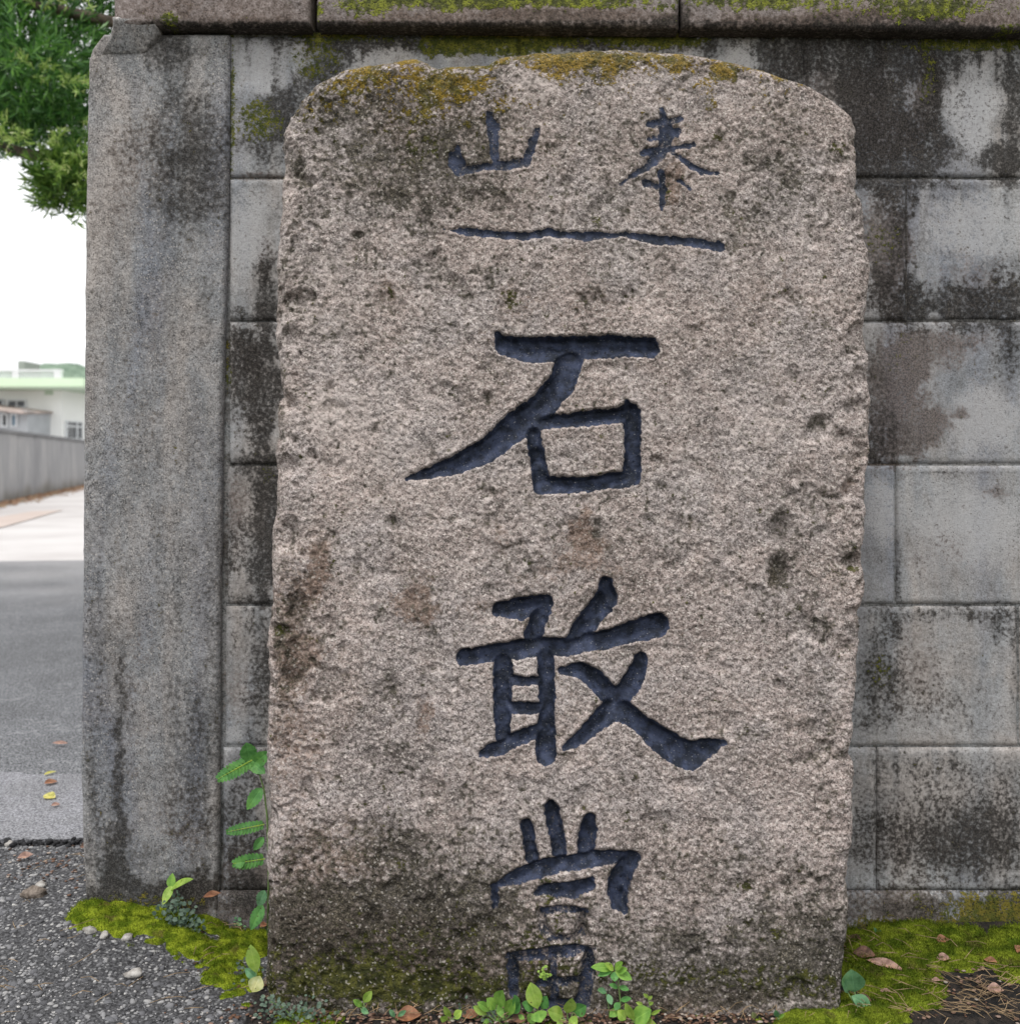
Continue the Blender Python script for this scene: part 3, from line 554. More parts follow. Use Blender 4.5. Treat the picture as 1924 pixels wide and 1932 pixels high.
# distance of every front vertex to the outline
ol = np.concatenate([cL[::4], cT[::4], cR[::-4]])
def seg_dist(px, py, ax_, ay_, bx_, by_):
    dx, dy = bx_-ax_, by_-ay_; t = np.clip(((px-ax_)*dx+(py-ay_)*dy)/(dx*dx+dy*dy+1e-9), 0, 1)
    return np.hypot(px-ax_-t*dx, py-ay_-t*dy), t
edge = np.full(len(PX), 1e9)
cand = (np.minimum(np.arange(NX), np.arange(NX)[::-1])[None, :] < 70) | ((NY-1-np.arange(NY))[:, None] < 80); cand = np.where(cand.ravel())[0]
e_ = np.full(len(cand), 1e9); cx_, cy_ = PX[cand].astype(np.float32), PY[cand].astype(np.float32)
for i in range(len(ol)-1):
    if np.hypot(*(ol[i+1]-ol[i])) > 60: continue
    near_ = np.abs(cy_-ol[i, 1]) < 90
    near_ &= np.abs(cx_-ol[i, 0]) < 90
    if not near_.any(): continue
    dd, _ = seg_dist(cx_[near_], cy_[near_], *ol[i], *ol[i+1]); e_[near_] = np.minimum(e_[near_], dd)
edge[cand] = np.where(e_ > 85, 85, e_); edge[edge > 85] = 85
PXf, PYf = PX, PY
P = P3(PX/1600., PY/1600., 0.5)          # roughly metres
# rounded, chipped edge: wide and rough on the left, narrow on the right
lw = ss(620, 500, PX); rad = 16+26*lw+12*ss(160, 100, PY)+14*(fbm(P, 9, 3, 7)-.4); rad = np.clip(rad, 9, 60)
q = np.clip(1-edge/rad, 0, 1); off = rad*(1-np.sqrt(1-np.minimum(q, .998)**2))/1590.*0.9
amp = 1+1.5*ss(640, 520, PX)+0.9*ss(1560, 1620, PX)+0.4*ss(1560, 1750, PY)
pit = ss(0.60, 0.76, fbm(P, 95, 2, 51))*(0.5+ss(660, 520, PX)+.8*ss(1560, 1620, PX)+.5*ss(1500, 1750, PY))
fineoff = amp*0.0020*(fbm(P, 34, 3, 5)-.5) + 0.0013*(vn(P, 130, 2)-.5) + 0.0022*(vn(P, 270, 4)-.5)+0.0020*(vn(P, 480, 6)-.5)+0.0026*pit
off += amp*0.0036*(fbm(P, 10, 3, 1)-.5) + fineoff
cr = fbm(P, 26, 3, 21); off += 0.0034*ss(0.60, 0.72, cr)*amp        # scattered shallow pits
rid = np.abs(fbm(P*np.array([1, 2.2, 1]), 20, 4, 33)-.5); off += 0.0012*ss(640, 540, PX)*ss(0.05, 0.0, rid)
CHIPS = [(1475,1000,34,40,.009),(1470,1080,30,46,.008),(1605,925,22,24,.010),(1612,1060,26,20,.012),(1500,900,26,14,.003),(1105,1015,52,50,.0035),(1262,345,22,30,.004),(800,1350,14,44,.004),(735,1310,34,34,.003),(675,443,13,9,.006),(920,750,15,14,.006),(1240,868,20,12,.005),(1545,800,16,20,.005),(900,372,30,16,.004),(1015,505,12,8,.005),
 (545,340,24,40,.004),(560,240,20,16,.003),(540,760,26,22,.010),(545,640,30,26,.007),(540,880,34,26,.010),(545,1010,30,40,.008),(530,1190,40,14,.010),(560,1290,40,30,.006),(530,1420,24,40,.006),(700,1160,20,26,.003),(880,1890,18,26,.012),(1400,1745,24,12,.003),(1390,1668,26,14,.004),(1470,760,14,12,.004),(780,1130,20,20,.003),(1300,1480,40,14,.003),(1560,460,30,16,.003),(1230,1225,90,10,.002)]
for cx, cy, rx_, ry_, dp in CHIPS:
    rr = np.hypot((PX-cx)/rx_, (PY-cy)/ry_)+0.5*(fbm(P, 50, 2, cx)-.5); off += dp*ss(1.1, 0.3, rr)
# strokes: (x, y, width) chains in units of enlarged crops, each crop with its own origin and scale
def chain(org, sc, pts): return [((org[0]+x/sc)/1.1918, (org[1]+y/sc)/1.1918, w_/sc/1.1918) for x, y, w_ in pts]
z3 = lambda p: chain((880,700), 2.7486, p); z4 = lambda p: chain((980,1250), 2.7486, p); z5 = lambda p: chain((1050,1750), 3.493, p)
z1 = lambda p: chain((600,50), 2.7486, p); z2 = lambda p: chain((1200,50), 2.405, p)
CHARS = [
 dict(label='small shallow carved character 山 near the top left of the stone face', depth=.0055, paint=.66, thin=2, ch=[z1(p) for p in (
   [(1375,565,50),(1395,640,85),(1410,760,75),(1410,870,62)], [(1180,765,40),(1165,840,110),(1195,905,110)], [(1195,915,75),(1340,893,62),(1470,885,75),(1600,862,66)], [(1668,672,60),(1640,740,75),(1602,860,60)])]),
 dict(label='small worn carved character 泰 near the top right of the stone face', depth=.0055, paint=.64, thin=2.5, ch=[z2(p) for p in (
   [(690,470,30),(705,530,80),(722,610,100)], [(628,548,60),(700,545,70),(790,522,50)], [(620,632,40),(700,610,50),(775,592,66)], [(590,705,55),(700,682,52),(865,663,34)],
   [(722,630,80),(680,712,90),(610,780,60),(470,870,24)], [(750,700,50),(830,762,44),(910,808,54),(1000,815,28)], [(690,800,50),(700,890,66),(690,1010,34)], [(600,865,50),(660,885,50)], [(785,850,44),(850,905,28)])]),
 dict(label='long thin carved horizontal line below the two small characters', depth=.0065, paint=.84, thin=1.5, ch=[[(838,432,8),(872,436,16),(930,442,17),(985,446,19),(1035,438,17),(1100,446,17),(1180,442,16),(1240,452,20),(1300,455,18),(1355,464,26)]]),
 dict(label='large dark blue carved character 石 in the upper middle of the stone', depth=.0145, paint=1.0, ch=[z3(p) for p in (
   [(650,140,30),(700,210,120),(860,240,150),(1100,225,150),(1400,215,135),(1600,222,115)], [(1110,290,165),(1060,430,160),(940,580,165),(780,700,170),(600,850,150),(400,950,110),(220,1003,66),(95,1035,22)],
   [(930,690,90),(1200,665,90),(1400,640,100),(1480,630,130)], [(1452,562,30),(1465,625,110)], [(1490,640,112),(1495,850,100),(1488,1030,105)], [(935,1075,100),(1200,1070,92),(1470,1035,100)], [(880,760,90),(902,900,90),(930,1070,110)])]),
 dict(label='large dark blue carved character 敢 in the middle of the stone', depth=.0145, paint=1.0, ch=[z4(p) for p in (
   [(400,335,90),(520,330,130),(660,300,110)], [(680,290,90),(640,380,115),(600,510,110)], [(175,630,100),(400,600,110),(620,560,120),(780,565,120)], [(790,575,90),(1000,530,105),(1200,475,130),(1370,430,150)],
   [(1050,170,85),(1060,260,130),(960,390,135),(870,480,100),(805,545,40)], [(412,640,112),(412,900,112),(412,1130,95)], [(680,600,108),(685,900,100),(680,1240,118)], [(430,776,56),(660,774,56)], [(430,945,72),(660,945,72)],
   [(290,1225,50),(400,1190,90),(500,1135,90),(640,1080,80)], [(780,712,50),(890,705,90),(990,770,115),(1090,880,115),(1140,950,140),(1240,1020,120),(1350,1110,140),(1480,1200,165),(1570,1235,180),(1680,1190,120),(1785,1155,26)],
   [(1268,645,85),(1240,740,120),(1170,850,125),(1090,950,135),(980,1055,110),(880,1140,80),(795,1190,24)])]),
 dict(label='large half-buried carved character 當 at the foot of the stone', depth=.0155, paint=.72, ch=[z5(p) for p in (
   [(470,375,90),(490,520,95),(515,640,110)], [(665,245,110),(690,400,125),(735,590,120)], [(968,320,95),(950,430,130),(928,570,130)],
   [(225,850,60),(400,780,120),(600,715,130),(800,675,125),(1000,645,115),(1200,635,110),(1330,625,70)], [(1290,640,130),(1210,790,180),(1185,900,170),(1200,980,140),(1245,1050,50)], [(212,860,75),(215,930,70),(225,1020,46)]
   , [(540,905,50),(620,875,90),(720,890,120),(850,880,130),(950,850,110),(985,800,40)], [(330,1410,60),(480,1400,90),(640,1390,100),(820,1365,90),(1010,1345,40)], [(350,1420,80),(370,1560,95),(370,1690,80)], [(960,1390,95),(950,1560,110),(915,1760,120)], [(560,1625,60),(720,1610,76),(900,1590,50)], [(680,1440,70),(690,1600,66),(690,1780,66)], [(600,1800,80),(880,1800,90)],
   [(600,1050,66),(780,1032,60),(935,1050,56)], [(585,1060,80),(600,1200,80),(660,1270,66)], [(650,1272,66),(780,1272,62),(900,1240,64)], [(900,1060,84),(895,1240,74)])], faint=slice(7, None)),
]
profG = np.zeros(len(PX)); paint = np.zeros(len(PX)); owner = np.full(len(PX), -1)
for k, c in enumerate(CHARS):
    allp = np.array([q_ for ch in c['ch'] for q_ in ch]); sel = np.where((PX > allp[:, 0].min()-30) & (PX < allp[:, 0].max()+30) & (PY > allp[:, 1].min()-30) & (PY < allp[:, 1].max()+40))[0]
    x_, y_ = PX[sel], PY[sel]
    wob = 7*(fbm(P[sel], 42, 4, 40)-.5)+7*(fbm(P[sel], 210, 2, 44)-.5)
    best = np.full(len(sel), 99.); prof = np.zeros(len(sel)); pa = np.zeros(len(sel))
    for si, ch in enumerate(c['ch']):
        fade = 1.0
        if 'faint' in c and si >= c['faint'].start: fade = .84 if si < 14 else .60
        for (ax_, ay_, aw), (bx_, by_, bw) in zip(ch[:-1], ch[1:]):
            dd, t_ = seg_dist(x_, y_, ax_, ay_, bx_, by_); wd = np.maximum((aw+(bw-aw)*t_)/2-c.get('thin', 0), 2.5)
            s_ = dd+wob-wd                # signed distance to the stroke's rim
            cc = (y_-(ay_+t_*(by_-ay_)))/wd   # the floor rises from a steep upper wall to the lower rim
            pr = ss(2.5, -np.maximum(wd*0.35, 3.5), s_)*np.minimum(wd/18., 1)**0.7*(1.15-0.80*ss(-0.5, 1.0, cc))*(0.9 if fade == 1 else .75)
            up_ = s_ < best; prof = np.where(up_, pr, prof); best = np.minimum(best, s_)
            pa = np.maximum(pa, ss(3.0, -1.5, s_)*fade)
    profG[sel] = np.maximum(profG[sel], prof*c['depth'])
    off[sel] -= fineoff[sel]*0.6*np.minimum(prof*1.5, 1)
    off[sel] -= 0.0009*ss(9, 3, best)*ss(0, 3, best)      # slightly raised rim
    paint[sel] = np.maximum(paint[sel], pa*c['paint']); owner[sel[best < 1.5]] = k
pg = profG.reshape(NY, NX)
for _ in range(3):
    pg = (pg+np.roll(pg, 1, 0)+np.roll(pg, -1, 0))/3; pg = (pg+np.roll(pg, 1, 1)+np.roll(pg, -1, 1))/3
off += pg.ravel()*1.12
DD = ds(PY)+off
FX = (PX-CX)/F*ds(PY); FZ = CH-(PY-HY)/F*ds(PY); FY = DD
V = np.stack([FX, FY, FZ], -1); Q = grid_quads(NX, NY)[:, ::-1]
st = stain_shade(PX, PY, STONE)
# moss on the upper rim; black raised in pits and along the edge
st[:, 0] = np.maximum(st[:, 0], (0.34+0.66*fbm(P, 16, 3, 61))*ss(22, 2, edge)*ss(170, 120, PY)); st[:, 2] += 0.25*ss(0.60, 0.72, cr)*0.8; st[:, 2] += .12*ss(12, 0, edge)
# sides
NR = 34; TH = 0.150; lp = V[loop]; m_ = len(loop)
tan = np.roll(lp, -3, 0)-np.roll(lp, 3, 0); nrm = np.stack([-tan[:, 2], 0*tan[:, 0], tan[:, 0]], -1); nrm /= np.linalg.norm(nrm, axis=1)[:, None]+1e-9
rings = []; rst = []
for k in range(1, NR+1):
    tt = k/NR; dep = TH*tt**1.1; base_ = lp.copy(); base_[:, 1] = lp[:, 1]+dep*(1-(lp[:, 1]-ds(PY[loop]))/TH*tt)
    bulge = 0.010*math.sin(math.pi*min(tt*1.4, 1))-0.012*max(0, tt-.6)
    pn = fbm(base_, 16, 3, 5)-.5; p2 = fbm(base_, 70, 3, 6)-.5
    base_ += nrm*((bulge*0.25+0.016*pn+0.006*p2)*min(1, tt*5)-0.004*min(1, tt*3))[:, None]
    rings.append(base_); rst.append(st[loop])
n0 = len(V); SV = np.concatenate([V]+rings); SST = np.concatenate([st]+rst)
kk = np.arange(m_); QS = []; prev = loop
for k in range(NR):
    cur = n0+k*m_+kk; QS.append(np.stack([prev, np.roll(prev, -1), np.roll(cur, -1), cur], -1)); prev = cur
ctr = len(SV); SV = np.concatenate([SV, rings[-1].mean(0)[None]]); SST = np.concatenate([SST, SST[:1]])
T3 = np.stack([prev, np.roll(prev, -1), np.full(m_, ctr)], -1)
QA = np.concatenate([Q]+QS)
# orient outwards: front faces look to -y
def nrm_of(Vv, q): return np.cross(Vv[q[:, 1]]-Vv[q[:, 0]], Vv[q[:, 2]]-Vv[q[:, 0]])
if nrm_of(SV, Q)[:, 1].mean() > 0: QA[:len(Q)] = QA[:len(Q), ::-1]
sideN = nrm_of(SV, QS[5])
if (sideN*nrm).sum(1).mean() < 0 : QA[len(Q):] = QA[len(Q):, ::-1]; T3 = T3[:, ::-1]
spaint = np.concatenate([paint, np.zeros(len(SV)-len(paint))]); sgold = ss(1.05, 1.13, SV[:, 2])
# shared smooth normals so that stone and strokes meet without a seam
VN = np.zeros_like(SV)
fn = nrm_of(SV, QA)
for c in range(4): 
    for a_ in range(3): VN[:, a_] += np.bincount(QA[:, c], fn[:, a_], len(SV))
VN /= np.linalg.norm(VN, axis=1)[:, None]+1e-12
stone = thing('carved_stone', (0.06, 1.33, 0), 'upright rough beige stone slab with dark blue carved characters standing before the wall', 'stone')
sb = np.array(stone.location)
fo = np.full(len(QA), -1); fo[:len(Q)] = owner[QA[:len(Q)]].max(1)
def submesh(name, qsel, tris=None):
    q = QA[qsel]; used = np.unique(np.concatenate([q.ravel()]+([tris.ravel()] if tris is not None else [])))
    mp_ = np.full(len(SV), -1); mp_[used] = np.arange(len(used))
    me = np_mesh(name, SV[used]-sb, Q=mp_[q], T=None if tris is None else mp_[tris], attrs={'st': SST[used], 'paint': spaint[used], 'gold': sgold[used]})
    me.normals_split_custom_set_from_vertices(VN[used].tolist())
    return me
link('stone_body', submesh('stone_body', fo == -1, T3), M['stone'], stone)
for k, c in enumerate(CHARS):
    if (fo == k).any():
        o = link('carved_character' if k != 2 else 'carved_line', submesh('carved_character', fo == k), M['stone'], stone); o['label'] = c['label']

# ------------------------------------------------------------------ moss
t = NT('bright_moss', 0.95, 0.1); a1 = t.noise(60, 4); a2 = t.noise(600, 2)
mc = t.mix(t.step(a1, 0.38, 0.62), (0.11,0.165,0.010), (0.31,0.375,0.03)); mc = t.mix(t.step(a2, 0.35, 0.6), t.mix(1.0, mc, (0.5,0.53,0.4), 'MULTIPLY'), mc)
dr_ = t.step(t.noise(34, 5, .7), .56, .68); mc = t.mix(t.math('MULTIPLY', dr_, .7), mc, (.13,.10,.035)); moss_m = t.out(mc, a2, 1.0, 0.003)
t = NT('dark_moss', 0.95, 0.1); a1 = t.noise(40, 4); a2 = t.noise(600, 2)
mc = t.mix(t.step(a1, 0.38, 0.62), (0.085,0.13,0.010), (0.255,0.315,0.03)); mc = t.mix(t.step(a2, 0.35, 0.6), t.mix(1.0, mc, (0.5,0.53,0.4), 'MULTIPLY'), mc)
dr_ = t.step(t.noise(30, 5, .7), .55, .68); mc = t.mix(t.math('MULTIPLY', dr_, .75), mc, (.085,.068,.025)); moss_d = t.out(mc, a2, 1.0, 0.003)
def moss(name, label, poly, ncush, rr, mat, flat_=0.45, holes=0.0, seed=1, fuzz=9000, fl=0.0028):
    rng = np.random.default_rng(seed); pl = [gp(*p) for p in poly]
    xs_ = [p.x for p in pl]; ys_ = [p.y for p in pl]; x0, x1, y0, y1_ = min(xs_), max(xs_), min(ys_), max(ys_)
    cs = []
    while len(cs) < ncush:
        cx, cy = rng.uniform(x0, x1), rng.uniform(y0, y1_); px_, py_ = topx(cx, cy, float(G(cx, cy)))
        if inpoly(np.array([px_]), np.array([py_]), poly)[0] and (vn(P3([cx], [cy]), 22, seed)[0] > holes): cs.append((cx, cy, rr[0]+(rr[1]-rr[0])*rng.random()**1.5))
    for _ in range(ncush//3):             # stray cushions round the rim
        i = rng.integers(0, len(poly)); a_, b_ = np.array(poly[i], float), np.array(poly[(i+1) % len(poly)], float); q_ = a_+(b_-a_)*rng.random()+rng.normal(0, 11, 2)
        if q_[1] > 1990 or (q_[0] > 440 and q_[0] < 520) : continue
        p_ = gp(*q_)
        if p_.y < 1.47: cs.append((p_.x, p_.y, rng.uniform(.003, .009)))
    st_ = 0.0028; gx_ = np.arange(x0-.02, x1+.02, st_); gy_ = np.arange(y0-.02, y1_+.02, st_); GXm, GYm = np.meshgrid(gx_, gy_); X_ = GXm.ravel(); Y_ = GYm.ravel()
    H = np.full(len(X_), -0.02)
    for cx, cy, r_ in cs:
        i = np.where((np.abs(X_-cx) < r_) & (np.abs(Y_-cy) < r_))[0]
        d2 = ((X_[i]-cx)**2+(Y_[i]-cy)**2)/(r_*r_)*(1+0.5*(vn(P3(X_[i], Y_[i]), 90, seed)-.5))
        H[i] = np.maximum(H[i], r_*flat_*np.sqrt(np.clip(1-d2, 0, 1))-0.004-0.02*(d2 > 1))
    Pp = P3(X_, Y_); H = H+0.0022*(fbm(Pp, 220, 2, 3)-.5)+0.002*(fbm(Pp, 90, 2, 3)-.5)
    Z_ = G(X_, Y_)+H; Vm = np.stack([X_, Y_, Z_], -1)
    Qm = grid_quads(len(gx_), len(gy_))[:, ::-1]; ok = (H[Qm] > -0.006).any(1); Qm = Qm[ok]
    used = np.unique(Qm); mp_ = np.full(len(Vm), -1); mp_[used] = np.arange(len(used)); Vu = Vm[used]; Qm = mp_[Qm]
    # moss shoots: tiny blades standing on the cushions
    Hu = H[used]; good = np.where(Hu > 0.0)[0]; pick = rng.choice(good, min(fuzz, len(good)*3)); pos = Vu[pick]+rng.normal(0, .0009, (len(pick), 3))
    dirv = rng.normal(0, .55, (len(pick), 3)); dirv[:, 2] = 1; dirv[:, 1] -= .25; dirv /= np.linalg.norm(dirv, axis=1)[:, None]
    sd_ = np.cross(dirv, rng.normal(0, 1, (len(pick), 3))); sd_ /= np.linalg.norm(sd_, axis=1)[:, None]
    ln = fl*(0.5+rng.random(len(pick)))[:, None]; b0 = pos-sd_*.0005; b1 = pos+sd_*.0005; b2 = pos+dirv*ln
    n0_ = len(Vu); FV = np.stack([b0, b1, b2], 1).reshape(-1, 3); FT = n0_+np.arange(len(pick)*3).reshape(-1, 3)
    o_ = link(name, np_mesh(name, np.concatenate([Vu, FV]), Q=Qm, T=FT), mat)
    return tag(o_, label, 'moss', None, 'stuff')
moss('moss', 'bright green moss cushions spreading at the foot of the grey pillar', [(135,1722),(160,1706),(215,1702),(300,1704),(330,1730),(420,1712),(495,1712),(495,1800),(400,1800),(360,1800),(290,1778),(240,1768),(190,1762),(160,1750)], 150, (0.006, 0.024), moss_m, .62, .22, 5, 26000)
moss('moss', 'bumpy green moss clumps trailing from the pillar towards the left foot of the stone', [(330,1790),(400,1770),(480,1760),(495,1800),(480,1860),(470,1925),(440,1915),(425,1880),(385,1850),(365,1815)], 110, (0.006, 0.016), moss_m, .62, .3, 8, 12000)
moss('moss', 'wide olive green moss carpet along the wall base right of the stone', [(1600,1735),(1700,1745),(1924,1760),(2100,1770),(2100,1850),(1900,1840),(1830,1830),(1780,1860),(1740,1900),(1690,1935),(1630,1940),(1595,1900)], 420, (0.007, 0.029), moss_d, .42, .22, 11, 46000, .0045)
moss('moss', 'small bright green moss patch at the left front foot of the stone', [(520,1886),(600,1878),(640,1895),(650,1932),(700,1945),(520,1960)], 46, (0.007, 0.016), moss_m, .5, .35, 14, 7000)
moss('moss', 'yellowish green moss mound before the right front corner of the stone', [(1475,1922),(1530,1906),(1600,1906),(1650,1930),(1650,2000),(1460,2000)], 60, (0.012, 0.026), moss_d, .5, .1, 17, 10000)
moss('moss', 'thin moss strip along the front foot of the stone under the weeds', [(700,1905),(1000,1912),(1250,1905),(1480,1908),(1470,1990),(700,1990)], 90, (0.005, 0.013), moss_d, .4, .42, 19, 12000)

# ------------------------------------------------------------------ leaves and weeds
def leafmat(name, c1, c2, rough=0.5, trans=0.25):
    t = NT(name, rough, 0.35); k = t.noise(120, 3)
    t.L(trans*0.0, t.b.inputs['Transmission Weight'])
    uvv = t.attr('rib')
    col = t.mix(t.step(k, 0.35, 0.65), c1, c2); col = t.mix(t.math('MULTIPLY', t.step(uvv, 0.80, 1.0), 0.22), col, tuple(min(1, x*2.0+.04) for x in c2))
    col = t.mix(1.0, col, t.ramp(t.noise(34, 4, .7), [(.3, (.62,.66,.62)), (.5, (1,1,1)), (.68, (1.25,1.12,.85))]), 'MULTIPLY'); col = t.mix(t.step(t.noise(210, 2), .68, .74), col, (.09,.06,.03))
    m = t.out(col, t.math('ADD', k, t.math('MULTIPLY', uvv, -1.0)), 0.35, 0.001)
    tr = t.n('ShaderNodeBsdfTranslucent'); t.L(col, tr.inputs[0]); mxs = t.n('ShaderNodeMixShader'); mxs.inputs[0].default_value = trans
    t.L(t.b.outputs[0], mxs.inputs[1]); t.L(tr.outputs[0], mxs.inputs[2]); t.L(mxs.outputs[0], t.t.nodes['Material Output'].inputs[0]); return m
M['lf_bright'] = leafmat('bright_leaf', (0.15,0.32,0.05), (0.24,0.43,0.08))
M['lf_green'] = leafmat('mid_leaf', (0.075,0.23,0.055), (0.13,0.34,0.09))
M['lf_lime'] = leafmat('lime_leaf', (0.26,0.42,0.06), (0.36,0.52,0.11))
M['lf_blue'] = leafmat('bluish_leaf', (0.10,0.24,0.11), (0.17,0.35,0.18))
M['lf_grey'] = leafmat('grey_leaf', (0.07,0.12,0.085), (0.15,0.21,0.16))
M['lf_pale'] = leafmat('fading_leaf', (0.30,0.33,0.12), (0.42,0.45,0.25))
M['stem'] = flat('weed_stem', (0.14,0.22,0.07), 0.6, var=.2, sc=200)
M['dead'] = leafmat('dead_leaf', (0.20,0.085,0.045), (0.34,0.17,0.10), 0.7, .1)
M['dead2'] = leafmat('pinkish_dead_leaf', (0.26,0.15,0.12), (0.42,0.27,0.22), 0.7, .1)
M['dead3'] = leafmat('dark_dead_leaf', (0.09,0.05,0.035), (0.20,0.11,0.08), 0.8, .05)
M['yellow'] = leafmat('yellow_leaf', (0.42,0.40,0.08), (0.60,0.55,0.18), 0.6, .2)
M['straw'] = flat('dry_needle', (0.27,0.19,0.11), 0.8, var=.5, sc=60)
def leaf_geo(base, tip, W, up=None, shape=0.45, bend=0.15, fold=0.18, serr=0.0, ns=12, side=None, curl=0.0):
    """blade from base to tip, width W; the face looks along 'up'. returns V, Q, rib"""
    base = np.array(base); tip = np.array(tip); ax = tip-base; Ln = np.linalg.norm(ax); ax = ax/Ln
    up = np.array(up if up is not None else (0, -1, 0.35), float); up = up-ax*up.dot(ax); up /= np.linalg.norm(up)+1e-9; sdv = np.cross(ax, up)
    V = []; rib = []; NC = 7
    for i in range(ns+1):
        t_ = i/ns; w_ = (math.sin(math.pi*t_**(0.5/ max(shape, .05)*0.72 if shape < .5 else 1.0+ (shape-.5)))**0.75 if 0 < t_ < 1 else 0.0)*W/2
        w_ = max(w_, W*0.015)
        if serr: w_ *= 1-serr*(i % 2)
        for j in range(NC):
            s_ = (j-(NC-1)/2)/((NC-1)/2)
            p = base+ax*(Ln*t_)+sdv*(w_*s_)+up*(fold*abs(s_)**1.3*w_-bend*Ln*(t_**2)+bend*Ln*t_*.45+curl*W*math.sin(t_*7+s_*2.0))
            V.append(p); rib.append(1-abs(s_)*3 if abs(s_) < .3 else (0.35 if (i % 2 and serr) else 0.0))
    Qs = [(i*NC+j, i*NC+j+1, (i+1)*NC+j+1, (i+1)*NC+j) for i in range(ns) for j in range(NC-1)]
    return np.array(V), np.array(Qs), np.array(rib)
def leaf_mesh(name, geos, off):
    Vs, Qs, rs, n_ = [], [], [], 0
    for v_, q_, r_ in geos: Vs.append(v_-np.array(off)); Qs.append(q_+n_); rs.append(r_); n_ += len(v_)
    return np_mesh(name, np.concatenate(Vs), Q=np.concatenate(Qs), attrs={'rib': np.concatenate(rs)})
def pinnate(a, b, w, npairs, up=(0,-1,.3)):     # leaflets in pairs along a rib
    a = np.array(a); b = np.array(b); ax = (b-a); Ln = np.linalg.norm(ax); ax = ax/Ln; up = np.array(up, float); up -= ax*up.dot(ax); up /= np.linalg.norm(up); sdv = np.cross(ax, up)
    out = []
    for i in range(npairs):
        t_ = (i+.6)/npairs; p = a+ax*Ln*t_; l_ = w*.5*(math.sin(math.pi*min(1, (t_*.8+.16)))**.5)
        for s_ in (-1, 1):
            dr = sdv*s_*0.93+ax*.42; out.append(leaf_geo(p, p+dr*l_+up*random.uniform(-.001, .001), Ln/npairs*1.12, up, .6, .05, .1, ns=6))
    return out
class Weed:
    def __init__(s, px, py, label, d=None, group=None, name='weed'):
        s.d = d; b = at(px, py, d) if d else gp(px, py); s.t = thing(name, tuple(b), label, 'plant', group); s.b = b; s.d = b.y
    def P(s, px, py, dd=0.0): return at(px, py, s.d+dd)
    def leaf(s, a, b, w, mat='lf_bright', dd=(0, 0), **k):      # a, b in photo units, w the width in the same units
        A = s.P(*a, dd[0]); B = s.P(*b, dd[1]); g_ = leaf_geo(A, B, w/F*s.d, **k)
        return link('leaf', leaf_mesh('leaf', [g_], s.b), M[mat], s.t)
    def fern(s, a, b, w, n, mat='lf_green', dd=(0, 0), **k):
        A = s.P(*a, dd[0]); B = s.P(*b, dd[1]); o_ = link('leaf', leaf_mesh('leaf', pinnate(A, B, w/F*s.d, n, **k), s.b), M[mat], s.t)
        m = MB().tube([A-s.b, (A+B)/2-s.b, B-s.b], [.0009, .0007, .0003], 5); link('rib', m.mesh('rib'), M['lf_lime'], o_); return o_
    def stem(s, pts, r=0.0012, dd=0.0, mat='stem'):
        m = MB().tube([s.P(x_, y_, dd)-s.b for x_, y_ in pts], [r*(1-.5*i/len(pts)) for i in range(len(pts))], 6); link('stem', m.mesh('stem', smooth=True), M[mat], s.t)
# tall weed in the gap between pillar and stone
W_ = Weed(500, 1765, 'tall green weed with finely toothed leaves growing in the gap between pillar and stone', 1.40)
W_.stem([(505,1765),(507,1650),(504,1540),(498,1490),(488,1455),(470,1445)], .0016)
W_.stem([(488,1462),(470,1453),(440,1452)], .0008)
W_.leaf((472,1438), (465,1403), 34, 'lf_green', serr=.12, up=(0.2,-1,.5), ns=14, shape=.6, dd=(0,-.01))
W_.fern((480,1432), (411,1470), 34, 11, 'lf_green', dd=(0,-.02)); W_.leaf((480,1434), (411,1469), 24, 'lf_green', serr=.15, ns=18, dd=(.002,-.018))
W_.leaf((478,1442), (506,1420), 30, 'lf_green', serr=.12, up=(.3,-1,.4), dd=(0,-.012)); W_.leaf((474,1438), (499,1459), 26, 'lf_green', serr=.12, dd=(0,-.012))
W_.leaf((494,1487), (465,1528), 27, 'lf_green', serr=.14, ns=14, dd=(0,-.01))
W_.fern((499,1556), (428,1570), 25, 11, 'lf_green', dd=(0,-.016)); 
W_.leaf((498,1580), (477,1605), 18, 'lf_green', serr=.14)
W_.fern((500,1621), (440,1630), 31, 9, 'lf_green', dd=(0,-.016)); W_.leaf((462,1627), (440,1629), 21, 'lf_green', serr=.14, dd=(-.012,-.016))
W_.leaf((500,1680), (486,1712), 22, 'lf_blue', serr=.14, ns=14); W_.leaf((496,1708), (472,1756), 26, 'lf_green', serr=.14, ns=16, dd=(0,-.008))
# lime seedling before the pillar
W_ = Weed(312, 1706, 'lime green seedling with two long leaves before the pillar base', 1.475)
W_.stem([(314,1708),(318,1690),(322,1676)], .001, mat='lf_lime')
W_.leaf((322,1678), (361,1656), 20, 'lf_lime', up=(.1,-.6,1), dd=(0,-.02)); W_.leaf((324,1672), (307,1706), 17, 'lf_lime', dd=(0,-.02)); W_.leaf((322,1676), (325,1648), 17, 'lf_bright', dd=(0,.005))
